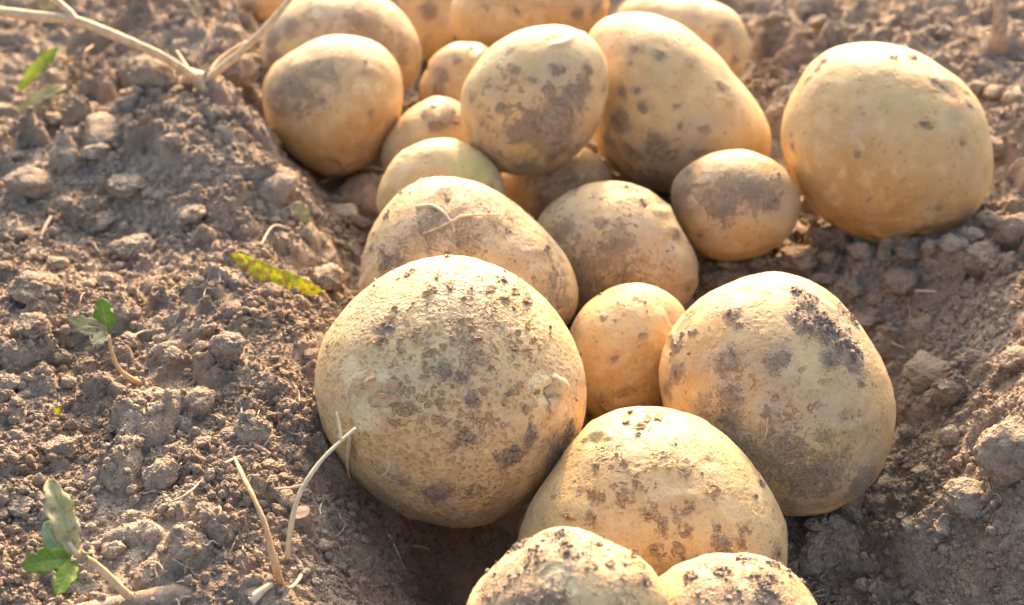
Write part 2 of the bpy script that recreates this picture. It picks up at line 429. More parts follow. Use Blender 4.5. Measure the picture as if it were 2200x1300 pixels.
# ------------------------------------------------------------------ potatoes: measured outlines, distance and wear
# outline: points round the body in photograph pixels (hidden sides estimated); dist: metres from the camera
POTATOES = [
 dict(key='P1', dist=.5218, hi=True, tone=.34, net=1.0, dust=.24, label='largest potato, pitted skin with two torn pale spots, front left of heap',
  outline=[(970,550),(1080,575),(1160,635),(1215,710),(1250,790),(1258,870),(1245,945),(1200,1025),(1120,1095),(1010,1130),(900,1112),(800,1060),(720,970),(685,890),(680,800),(705,720),(760,650),(850,583)],
  dirt=[(835,715,26,.8),(880,700,22,.6),(1000,745,28,.6),(1160,745,22,.7),(955,800,26,.8),(990,812,18,.8),(1008,858,15,.9),(1092,975,34,.95),(1130,928,22,.95),(1000,930,20,.8),(945,1050,34,.9),(870,1020,22,.6),(1015,1045,24,.7),(1185,965,50,.8),(1215,920,40,.8),(1235,960,40,.9),(850,1075,70,.75),(960,1105,70,.75),(1060,1085,60,.6),(1075,610,24,.8),(1010,640,18,.7),(880,600,24,.8),(990,560,30,.6),(1120,620,40,.6),(800,640,30,.5),(830,1000,18,.5),(980,620,150,.46),(1110,690,100,.46),(860,640,90,.42),(1200,800,60,.42)],
  scab=[(845,705,60,.62),(900,840,90,.5),(1050,680,130,.62),(1000,900,90,.4),(900,760,80,.42),(1120,880,70,.42),(1000,740,70,.5),(1130,700,70,.5),(880,880,50,.5),(960,600,80,.5),(1010,775,60,.45)],
  peel_sheen=[(812,832,44,1.1),(803,888,30,1.2),(770,795,30,1.0),(845,850,30,.9),(1150,835,32,1.2),(1040,960,14,.6)], rust=[(1195,840,36),(790,812,26)],
  eyes=[(1170,840,24,.0016),(805,850,30,.0016),(1045,962,10,.0006)]),
 dict(key='P2', dist=.5023, hi=True, tone=.25, net=.45, dust=.04, label='smooth potato with brown flaky scabs, between the two front dusty tips and largest potato',
  outline=[(1380,873),(1300,886),(1255,915),(1195,1010),(1140,1080),(1105,1165),(1115,1260),(1200,1330),(1400,1360),(1600,1330),(1690,1240),(1697,1160),(1655,1055),(1590,970),(1490,900)],
  dirt=[(1537,1163,24,1.0),(1532,1135,14,.9),(1545,1185,16,.9),(1629,1039,14,.9),(1612,1070,12,.8),(1664,1182,22,.9),(1505,985,46,.36),(1259,1059,14,.6),(1274,1116,16,.7),(1200,1068,14,.7),(1285,1005,12,.8),(1230,930,20,.6),(1690,1130,20,.6)],
  scab=[(1350,897,22,.9),(1405,888,30,.9),(1378,927,24,.85),(1305,981,40,.8),(1340,1010,22,.7),(1359,1022,26,.9),(1425,997,24,.9),(1463,1012,24,.9),(1259,1059,18,.9),(1293,1074,24,.9),(1359,1066,40,.95),(1330,1055,22,.9),(1274,1116,16,.8),(1394,1101,24,.9),(1425,1132,26,.95),(1467,1140,20,.8),(1529,1059,20,.75),(1591,1136,16,.8),(1587,1174,18,.8),(1413,1178,18,.7),(1452,1182,18,.7),(1225,1108,12,.6),(1480,1090,14,.6)],
  peel_sheen=[], rust=[], eyes=[(1282,954,22,.0014),(1520,1000,16,.0005)]),
 dict(key='P3', dist=.5466, hi=True, tone=.42, net=.35, dust=.30, label='round potato with thick soil caked on its upper right, right of the front potatoes',
  outline=[(1640,583),(1545,615),(1465,685),(1425,760),(1420,830),(1435,900),(1490,990),(1560,1060),(1660,1102),(1740,1106),(1830,1075),(1900,985),(1923,890),(1905,800),(1850,700),(1780,630),(1710,592)],
  dirt=[(1712,633,24,1),(1737,659,32,1.1),(1707,690,24,1),(1733,705,34,1.15),(1768,705,46,1.25),(1802,732,46,1.25),(1828,767,32,1.2),(1776,771,24,1.1),(1828,685,24,1.0),(1800,660,30,.8),(1578,685,25,1.0),(1590,705,14,.9),(1498,719,18,.9),(1565,780,34,.95),(1664,780,26,.9),(1685,772,16,.8),(1462,745,36,.85),(1462,801,26,.9),(1440,836,26,.9),(1570,862,40,.85),(1574,896,34,.8),(1520,870,30,.6),(1647,883,15,.8),(1750,1012,84,.95),(1681,970,70,.85),(1600,960,60,.7),(1845,1030,42,1.0),(1845,823,14,.95),(1700,1075,50,.5),(1550,1010,60,.7),(1690,900,30,.5),(1760,930,40,.55)],
  scab=[(1600,760,120,.28),(1700,860,100,.25)], peel_sheen=[(1733,770,60,.5),(1700,800,40,.45)], rust=[(1500,780,70),(1560,700,40)],  # pale spots here are a specular sheen painted into the skin colour
  eyes=[(1860,940,12,.0006),(1600,640,30,.0006)]),
 dict(key='P4', dist=.5784, hi=False, tone=.35, net=.3, dust=.12, label='small clean potato wedged between largest potato and soil-caked potato',
  outline=[(1365,606),(1290,630),(1232,690),(1222,760),(1240,840),(1262,890),(1340,915),(1420,880),(1465,810),(1485,720),(1455,640)],
  dirt=[(1297,687,12,1.0),(1378,722,16,.7),(1300,865,24,.6),(1240,700,24,.5),(1420,860,30,.6),(1325,690,8,.7)], scab=[(1330,640,60,.35)], peel_sheen=[], rust=[(1400,740,50),(1420,800,50)], eyes=[]),
 dict(key='P5', dist=.5978, hi=True, tone=.28, net=.4, dust=.42, label='long dusty potato with thin roots across it, behind largest potato',
  outline=[(960,380),(880,400),(820,460),(788,550),(775,640),(800,710),(900,750),(1050,750),(1180,730),(1236,690),(1245,610),(1210,540),(1130,465),(1050,405)],
  dirt=[(960,445,60,.75),(930,500,60,.8),(1000,520,60,.75),(1060,440,70,.6),(1010,420,60,.6),(850,570,36,.9),(830,540,16,.8),(1110,470,60,.6),(1170,540,30,.7),(1150,600,30,.5),(1180,620,20,.6),(835,465,18,.7),(780,550,12,.9),(1130,540,60,.45),(900,600,60,.5),(1090,430,40,.6)], scab=[(1000,420,90,.35)], peel_sheen=[], rust=[], eyes=[(1150,560,22,.001)]),
 dict(key='P6', dist=.6362, hi=False, tone=.25, net=.2, dust=.40, label='potato with broad grey dirt smear, behind small clean potato in the middle',
  outline=[(1320,390),(1230,410),(1160,460),(1150,560),(1180,640),(1260,680),(1400,680),(1488,640),(1503,580),(1465,500),(1425,425)],
  dirt=[(1250,570,70,.9),(1310,550,60,.9),(1200,510,60,.8),(1350,580,60,.8),(1290,480,20,.9),(1335,485,16,.8),(1400,600,70,.55),(1383,438,12,1.0),(1220,490,30,.8),(1330,520,30,1.0),(1440,540,20,.5),(1180,620,60,.6),(1280,600,60,.8)], scab=[(1340,440,90,.42)], peel_sheen=[], rust=[], eyes=[(1450,520,30,.0012)]),
 dict(key='P7', dist=.6577, hi=False, tone=.45, net=.15, dust=.25, label='small round potato with grey dusty cap, touching the big clean potato on right',
  outline=[(1565,323),(1490,350),(1442,405),(1460,480),(1500,540),(1560,560),(1650,540),(1712,480),(1722,430),(1690,365),(1630,330)],
  dirt=[(1475,390,44,1.0),(1460,420,36,.9),(1560,415,60,.9),(1620,405,50,.95),(1520,380,44,.6),(1650,430,30,.9),(1550,440,44,.8),(1600,350,60,.5),(1670,390,30,.7),(1500,440,40,.5)], scab=[], peel_sheen=[], rust=[(1510,420,24)], eyes=[(1505,415,18,.0009)]),
 dict(key='P8', dist=.6786, hi=True, tone=.33, net=.1, dust=.0, label='big clean pale yellow potato sitting alone on the right bank',
  outline=[(1850,88),(1760,115),(1705,195),(1677,270),(1690,360),(1740,440),(1820,500),(1900,525),(1990,512),(2090,465),(2125,400),(2133,320),(2110,240),(2040,160),(1950,105)],
  dirt=[(1771,134,14,1.0),(1760,150,14,.9),(1918,125,14,.9),(1960,122,18,1.0),(2001,178,16,1.0),(2020,190,14,.9),(2042,205,16,1.0),(2070,226,14,.9),(1985,272,8,1.0),(1976,268,6,.9),(1704,314,12,.9),(1702,290,8,.8),(1845,330,9,.7),(1872,422,7,.8),(2110,370,18,.5),(2010,440,16,.5),(1740,170,14,.8)],
  scab=[], peel_sheen=[(1860,130,50,.5)], rust=[(2050,215,30),(1790,120,20),(1840,330,60),(1690,360,40),(1850,440,120)], eyes=[(1985,272,14,.0008),(2040,205,30,.0010),(1985,465,40,-.0012)]),
 dict(key='P9', dist=.7132, hi=False, tone=.28, net=.1, dust=.08, label='tall pale potato leaning at centre right, behind small dusty-capped potato',
  outline=[(1350,25),(1285,42),(1250,110),(1265,200),(1285,310),(1340,380),(1440,412),(1560,405),(1640,370),(1662,310),(1640,250),(1580,165),(1515,95),(1440,45)],
  dirt=[(1365,112,16,.95),(1420,125,15,.9),(1355,142,8,.8),(1385,230,11,.9),(1330,260,30,.9),(1310,300,30,.8),(1420,315,38,.85),(1360,330,30,.7),(1555,200,40,.6),(1500,330,18,.6),(1510,280,14,.7),(1450,230,10,.7),(1340,200,14,.8),(1375,200,12,.7),(1490,140,22,.6),(1440,100,14,.5),(1400,380,60,.7),(1500,395,50,.6),(1460,275,14,.6)], scab=[(1450,80,60,.4)], peel_sheen=[], rust=[(1620,330,50)], eyes=[(1545,195,18,.0009)]),
 dict(key='P10', dist=.6663, hi=False, tone=.26, net=.2, dust=.18, label='speckled potato with dark dirt patch, lying on top at centre of heap',
  outline=[(1170,55),(1090,80),(1020,140),(990,200),(995,280),(1040,350),(1110,375),(1200,360),(1265,300),(1303,230),(1308,160),(1290,100),(1240,62)],
  dirt=[(1170,270,50,1.15),(1200,250,50,1.15),(1190,310,40,1.1),(1120,275,34,1.0),(1230,200,28,1.1),(1250,185,26,1.0),(1195,152,18,1.05),(1258,150,18,1.0),(1240,225,26,1.0),(1182,340,16,1.0),(1182,190,14,.9),(1110,155,10,.9),(1080,230,12,.9),(1100,110,16,.8),(1055,190,10,.7),(1015,210,16,.7),(1060,330,30,.6),(1130,350,40,.7),(1230,320,24,.7),(1145,175,8,.9),(1290,130,18,.7)], scab=[(1080,190,80,.36),(1060,250,60,.34)], peel_sheen=[], rust=[(1040,310,50)], eyes=[(1182,190,14,.0007)]),
 dict(key='P11', dist=.7403, hi=False, tone=.38, net=.1, dust=.20, label='round potato with dirty upper left, beside the left bank below dry stem',
  outline=[(740,73),(640,105),(575,160),(562,215),(580,275),(645,350),(712,380),(790,355),(850,280),(867,200),(858,145),(815,95)],
  dirt=[(630,180,50,.95),(690,150,50,.75),(600,215,40,.95),(660,200,40,.75),(740,120,60,.6),(780,140,30,.7),(690,215,16,.8),(792,245,10,.8),(610,160,40,.8),(640,225,30,.8)], scab=[], peel_sheen=[(775,185,30,.55),(815,185,24,.55)], rust=[(780,290,70)], eyes=[(790,170,18,.0010)]),
 dict(key='P12', dist=.8019, hi=False, tone=.30, net=.1, dust=.40, label='large dusty potato at top left, partly hidden behind rounder potato',
  outline=[(720,-25),(630,0),(580,50),(562,140),(600,200),(720,230),(840,220),(893,170),(907,110),(890,60),(830,0)],
  dirt=[(790,50,50,.9),(830,90,60,.8),(770,75,50,.7),(630,60,30,.8),(590,80,30,.9),(850,120,50,.7),(700,60,60,.5),(590,120,30,.8)], scab=[], peel_sheen=[(680,30,24,.6)], rust=[], eyes=[]),
 dict(key='P13', dist=.7593, hi=False, tone=.35, net=.1, dust=.30, label='small potato peeking out behind the speckled potato on top of heap',
  outline=[(1010,92),(945,108),(912,155),(903,205),(930,250),(990,265),(1050,230),(1065,150),(1050,100)],
  dirt=[(945,170,28,.9),(930,200,24,.8),(1005,112,10,.8),(985,130,16,.7)], scab=[], peel_sheen=[], rust=[(925,140,20)], eyes=[]),
 dict(key='P14', dist=.7265, hi=False, tone=.40, net=.1, dust=.25, label='dusty little potato in the gap left of the speckled top potato',
  outline=[(955,208),(890,230),(845,275),(815,340),(840,385),(920,400),(990,370),(1015,300),(1000,228)],
  dirt=[(960,250,34,.8),(915,245,16,.9),(940,265,24,.9),(930,228,10,.9)], scab=[], peel_sheen=[], rust=[(865,270,20)], eyes=[]),
 dict(key='P15', dist=.6545, hi=False, tone=.16, net=.1, dust=.02, label='clean greenish yellow potato behind the long dusty potato',
  outline=[(940,297),(870,322),(822,380),(806,450),(850,490),(950,500),(1050,480),(1090,420),(1060,350),(1010,312)],
  dirt=[(950,390,8,.7),(1080,380,20,.5)], scab=[], peel_sheen=[], rust=[(830,430,40)], green=[(1010,365,46,1.0),(1030,390,30,.8),(825,450,30,.5)], eyes=[]),
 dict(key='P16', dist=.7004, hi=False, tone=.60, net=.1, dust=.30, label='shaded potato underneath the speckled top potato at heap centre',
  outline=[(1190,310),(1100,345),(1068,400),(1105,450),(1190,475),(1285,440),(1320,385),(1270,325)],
  dirt=[(1170,435,20,1.0),(1230,390,40,.6),(1180,380,30,.6)], scab=[], peel_sheen=[], rust=[(1100,390,40)], eyes=[]),
 dict(key='P17', dist=.8230, hi=False, tone=.50, net=.1, dust=.15, label='blurred tan potato cut off by top edge of photo at centre',
  outline=[(1130,-70),(1010,-50),(965,20),(972,80),(1050,110),(1180,105),(1275,60),(1320,0),(1250,-60)],
  dirt=[(1240,32,16,.9),(1280,15,20,.9),(1045,20,20,.6)], scab=[], peel_sheen=[], rust=[(1200,30,60)], eyes=[]),
 dict(key='P18', dist=.9004, hi=False, tone=.45, net=.1, dust=.42, label='dark dusty potato in shade between two large potatoes at top edge',
  outline=[(880,-80),(830,-20),(845,80),(905,140),(955,115),(975,30),(955,-50)],
  dirt=[(925,20,24,.9)], scab=[], peel_sheen=[], rust=[], eyes=[]),
 dict(key='P19', dist=.8167, hi=False, tone=.28, net=.1, dust=.22, label='furthest right potato of the heap, behind the tall pale potato',
  outline=[(1450,-12),(1340,5),(1310,60),(1360,140),(1480,195),(1570,190),(1603,140),(1608,80),(1580,30),(1520,0)],
  dirt=[(1560,60,40,.6),(1540,90,20,.7),(1575,130,14,.7),(1490,20,30,.5)], scab=[], peel_sheen=[], rust=[], eyes=[]),
 dict(key='P20', dist=.4260, hi=True, tone=.30, net=.5, dust=.40, label='pointed potato crusted with grey soil at bottom edge, left of its neighbour',
  outline=[(1195,1133),(1110,1180),(1025,1265),(988,1350),(1050,1440),(1200,1470),(1370,1430),(1440,1340),(1415,1230),(1310,1168)],
  dirt=[(1201,1160,50,.8),(1150,1205,60,.9),(1104,1244,66,.85),(1225,1190,40,.85),(1182,1285,50,.85),(1375,1244,24,1.0),(1340,1215,14,.9),(1060,1270,60,.9),(1120,1170,40,.9),(1330,1265,30,.6),(1260,1210,30,.6),(1130,1290,50,.9)], scab=[(1290,1190,70,.5),(1360,1210,60,.45)], peel_sheen=[(1190,1240,34,.8),(1225,1262,24,.7)], rust=[(1290,1180,60),(1370,1220,60)], eyes=[]),
 dict(key='P21', dist=.4520, hi=True, tone=.42, net=.5, dust=.46, label='dirt-specked orange potato tip at bottom edge, right of its pointed neighbour',
  outline=[(1565,1190),(1465,1212),(1370,1290),(1330,1380),(1380,1470),(1560,1500),(1720,1460),(1790,1370),(1750,1290),(1680,1213)],
  dirt=[(1483,1240,18,1.0),(1575,1265,44,.75),(1637,1244,44,.85),(1645,1280,44,.9),(1548,1232,36,.8),(1520,1215,40,.6),(1600,1205,40,.7),(1690,1235,20,.9),(1500,1280,40,.6),(1660,1215,24,.9)], scab=[(1560,1220,90,.4)], peel_sheen=[], rust=[(1690,1240,60),(1450,1250,50)], eyes=[]),
 dict(key='P22', dist=.8857, hi=False, tone=.5, net=.1, dust=.40, label='sliver of potato showing at top edge beside the dry stem tip',
  outline=[(545,-60),(500,-30),(505,20),(545,45),(590,30),(610,-20),(590,-55)],
  dirt=[(540,20,20,.8)], scab=[], peel_sheen=[], rust=[], eyes=[]),
 dict(key='P23', dist=.7381, hi=False, tone=.25, net=.1, dust=.52, label='pale half buried potato left of the clean greenish one',
  outline=[(800,372),(740,395),(715,440),(740,480),(800,490),(850,450),(850,395)],
  dirt=[(770,400,30,.6),(760,440,30,.6)], scab=[], peel_sheen=[], rust=[], eyes=[]),
]


def potato_frame(p):
    """Turn the measured outline into a body: centre, axes, radius by angle, depth."""
    pts = np.array(p['outline'], float)
    x, y = pts[:, 0], pts[:, 1]; x1, y1 = np.roll(x, -1), np.roll(y, -1)
    a = x * y1 - x1 * y; A = a.sum() / 2
    cx = ((x + x1) * a).sum() / (6 * A); cy = ((y + y1) * a).sum() / (6 * A)
    w = -ray(cx, cy); cen = CAM - w * p['dist']
    r = RGT - w * np.dot(RGT, w); r /= np.linalg.norm(r); u = np.cross(w, r)
    q = []
    for px, py in pts:
        d = ray(px, py); t = np.dot(cen - CAM, w) / np.dot(d, w); P = CAM + d * t - cen
        q.append((np.dot(P, r), np.dot(P, u)))
    q = np.array(q); th = np.arctan2(q[:, 1], q[:, 0]); rr = np.hypot(q[:, 0], q[:, 1])
    o = np.argsort(th); th, rr = th[o], rr[o]
    T = np.linspace(-np.pi, np.pi, 361)
    RR = np.interp(T, np.r_[th - 2 * np.pi, th, th + 2 * np.pi], np.r_[rr, rr, rr])
    k = np.exp(-.5 * (np.arange(-30, 31) / 8.) ** 2); k /= k.sum()
    RR = np.convolve(np.r_[RR[-61:-1], RR[:-1], RR[:60]], k, 'same')[60:-60]
    RR = np.r_[RR, RR[0]]
    p.update(cen=cen, r=r, u=u, w=w, T=T, RR=RR, c=0.92 * RR.mean(), rm=RR.mean(), mpp=p['dist'] / FPX)
    v, _ = ico(4)
    s = potato_point(p, v)
    p['bottom'] = s[:, 2].min()


def potato_point(p, d):
    t = np.arctan2(d[:, 1], d[:, 0]); Rt = np.interp(t, p['T'], p['RR'])
    return p['cen'] + np.outer(d[:, 0] * Rt, p['r']) + np.outer(d[:, 1] * Rt, p['u']) + np.outer(d[:, 2] * p['c'], p['w'])


def inside_potato(p, P):
    v = P - p['cen']; X = v @ p['r']; Y = v @ p['u']; Z = v @ p['w']
    Rt = np.interp(np.arctan2(Y, X), p['T'], p['RR'])
    return np.sqrt((X / Rt) ** 2 + (Y / Rt) ** 2 + (Z / p['c']) ** 2)


for p in POTATOES:
    potato_frame(p)

# ------------------------------------------------------------------ ground: furrow between two crumbly banks
CTRL = [(0,1300,.050),(200,1300,.050),(400,1280,.049),(600,1250,.048),(690,1200,.040),(790,1250,.016),(900,1250,-.004),(950,1180,-.014),(1050,1130,-.018),
 (850,1150,.002),(775,1090,.022),(690,1080,.046),(640,1000,.050),(500,1000,.054),(300,1000,.054),(0,1000,.055),(680,920,.046),
 (640,800,.054),(600,700,.058),(400,800,.055),(200,800,.056),(0,800,.056),(738,650,.018),(690,560,.034),(600,560,.060),(400,600,.055),(200,600,.054),(0,600,.054),
 (770,500,.020),(650,450,.042),(555,400,.060),(400,400,.054),(200,400,.052),(0,400,.051),(590,330,.056),(530,250,.064),(430,185,.066),(250,210,.050),(100,230,.047),(0,220,.045),
 (300,100,.044),(100,80,.040),(0,30,.038),(480,60,.055),(500,20,.050),(200,0,.038),(650,370,.022),(720,395,.008),(760,420,.002),
 (1620,200,.03),(1700,60,.035),(1900,50,.04),(2100,50,.045),(2200,150,.05),(2190,300,.052),(1660,330,.02),
 (2000,530,.040),(2080,490,.046),(1900,540,.032),(1790,530,.026),(1700,530,.02),(1600,585,.015),(1520,610,.010),
 (2140,480,.042),(2200,480,.050),(2200,650,.050),(2170,800,.044),(2090,700,.033),(1950,650,.022),(1900,750,.014),(1940,900,.010),(2060,850,.026),
 (2160,960,.052),(2200,960,.058),(2050,950,.030),(2000,1050,.014),(1850,1100,.001),(1740,1115,-.003),(2200,1050,.050),(2200,1130,.035),(2200,1220,.018),(2200,1300,.004),(2100,1120,.018),(2100,1250,-.004),(2000,1250,-.012),(1800,1200,-.008),(1720,1250,-.012),(1900,1300,-.008)]
ctrl = np.array([at_z(*c) for c in CTRL])
extra = []
for p in POTATOES:
    if p['key'] in ('P10', 'P15', 'P13', 'P20', 'P1'): continue
    extra.append((p['cen'][0], p['cen'][1], p['bottom'] + 0.002))
extra += [(0.016, 0.285, 0.034), (-0.02, 0.42, 0.0), (-0.2, 0.2, 0.045), (0.2, 0.2, 0.02), (0.06, 0.27, 0.012), (-0.45, 0.7, 0.055), (0.45, 0.7, 0.055), (-0.3, 0.35, 0.048), (0.32, 0.4, 0.055), (0, 0.15, 0.02)]
ctrl = np.vstack([ctrl, np.array(extra)])
G_MEAN, G_LEN = 0.04, 0.054


def gk(a, b):
    d2 = ((a[:, None, 0] - b[None, :, 0]) ** 2 + (a[:, None, 1] - b[None, :, 1]) ** 2)
    return np.exp(-.5 * d2 / G_LEN ** 2)


gw = np.linalg.solve(gk(ctrl, ctrl) + 0.02 * np.eye(len(ctrl)), ctrl[:, 2] - G_MEAN)


def grow(a, b, step, f):
    out = [a]
    s = step
    while out[-1] < b:
        s *= f
        out.append(out[-1] + s)
    return out


xs = np.arange(-0.345, 0.365, 0.00102)
xs = np.r_[-np.array(grow(0.345, 7.0, 0.00102, 1.15))[:0:-1], xs, np.array(grow(xs[-1], 7.0, 0.00102, 1.15))[1:]]
yd = list(np.arange(0.21, 0.62, 0.0009))
s = 0.0009
while yd[-1] < 1.12:
    s = min(s * 1.004, 0.0019)
    yd.append(yd[-1] + s)
ys = np.r_[0.21 - (np.array(grow(0.0, 4.0, 0.0009, 1.16)))[:0:-1], yd, np.array(grow(yd[-1], 9.0, 0.0019, 1.13))[1:]]
GX, GY = np.meshgrid(xs.astype(np.float32), ys.astype(np.float32))
NY, NX = GX.shape
fx, fy = GX.ravel(), GY.ravel()
GZ = np.empty(fx.shape, np.float32)
Pxy = np.stack([fx, fy], 1).astype(np.float64)
for i in range(0, len(fx), 60000):
    GZ[i:i + 60000] = gk(Pxy[i:i + 60000], ctrl) @ gw + G_MEAN
near = ((fx > -0.6) & (fx < 0.6) & (fy > 0.0) & (fy < 1.5))
ax, ay = fx[near], fy[near]
hz = np.zeros_like(ax)
cloddy = smooth(-0.25, 0.35, perlin(ax / 0.11, ay / 0.11, 0.0, 91)) * 0.75 + 0.25
leftfar = smooth(0.42, 0.62, ay) * smooth(0.10, -0.04, ax)
cloddy = np.clip(cloddy + 0.5 * leftfar + 0.55 * smooth(0.07, 0.13, ax) * smooth(0.36, 0.44, ay), 0, 1.3)
powder = smooth(-0.35, 0.30, perlin(ax / 0.035, ay / 0.035, 0.0, 92)) * 0.75 + 0.25
hz += 0.0052 * fbm(ax / 0.056, ay / 0.056, 0.0, 4, 11)
hz += 0.95 * domes(ax, ay, 0.026, 21, 0.22, 0.48, 0.62, 0.42, 1.6, 0.34) * cloddy
hz += 0.95 * domes(ax, ay, 0.0125, 31, 0.22, 0.55, 0.75, 0.42, 1.8, 0.36) * (0.35 + 0.65 * cloddy)
hz += 0.50 * domes(ax, ay, 0.0062, 41, 0.28, 0.60, 0.85, 0.40, 1.6, 0.42) * powder
hz += 0.50 * domes(ax, ay, 0.0032, 51, 0.30, 0.66, 0.9, 0.34) * (0.3 + 0.7 * powder)
hz += 0.0016 * fbm(ax / 0.009, ay / 0.009, 0.0, 3, 61)
hz -= 0.0054
GZ[near] += hz
# loose soil banked up where potatoes press into it
for p in POTATOES:
    if p['key'] in ('P10', 'P13', 'P15'): continue
    sel = np.nonzero((fx - p['cen'][0]) ** 2 + (fy - p['cen'][1]) ** 2 < (p['rm'] * 1.6) ** 2)[0]
    Q = np.stack([fx[sel], fy[sel], GZ[sel]], 1).astype(float)
    s_ = inside_potato(p, Q)
    gap = (s_ - 1.0) * p['rm']
    low_ = smooth(0.3, -0.35, (Q[:, 2] - p['cen'][2]) / p['rm'])
    GZ[sel] += (0.0038 * np.exp(-np.clip(gap, 0, 1) / 0.006) * (gap > -0.004) * low_ * (1 + 0.8 * perlin(fx[sel] / .012, fy[sel] / .012, 0.0, 303))).astype(np.float32)
GZ = GZ.reshape(NY, NX)
idx = np.arange(NY * NX).reshape(NY, NX)
quads = np.stack([idx[:-1, :-1], idx[:-1, 1:], idx[1:, 1:], idx[1:, :-1]], -1).reshape(-1, 4)
gme = mesh_from('ground', np.stack([fx, fy, GZ.ravel()], 1), quads, M_SOIL)
ground = link('ground', gme)
tag(ground, 'dry crumbly grey-brown soil of a furrow between two banks', 'soil', kind='structure')


def gz(x, y):
    x = np.atleast_1d(np.asarray(x, float)); y = np.atleast_1d(np.asarray(y, float))
    i = np.clip(np.searchsorted(xs, x) - 1, 0, NX - 2); j = np.clip(np.searchsorted(ys, y) - 1, 0, NY - 2)
    tx = (x - xs[i]) / (xs[i + 1] - xs[i]); ty = (y - ys[j]) / (ys[j + 1] - ys[j])
    return (GZ[j, i] * (1 - tx) * (1 - ty) + GZ[j, i + 1] * tx * (1 - ty) + GZ[j + 1, i] * (1 - tx) * ty + GZ[j + 1, i + 1] * tx * ty)


def hit(px, py):
    """Where the line of sight through a photograph pixel meets the soil."""
    d = ray(px, py)
    t = np.arange(0.3, 1.5, 0.0006)
    P = CAM + d[None] * t[:, None]
    below = P[:, 2] < gz(P[:, 0], P[:, 1])
    k = int(np.argmax(below)) if below.any() else len(t) - 1
    return P[k]


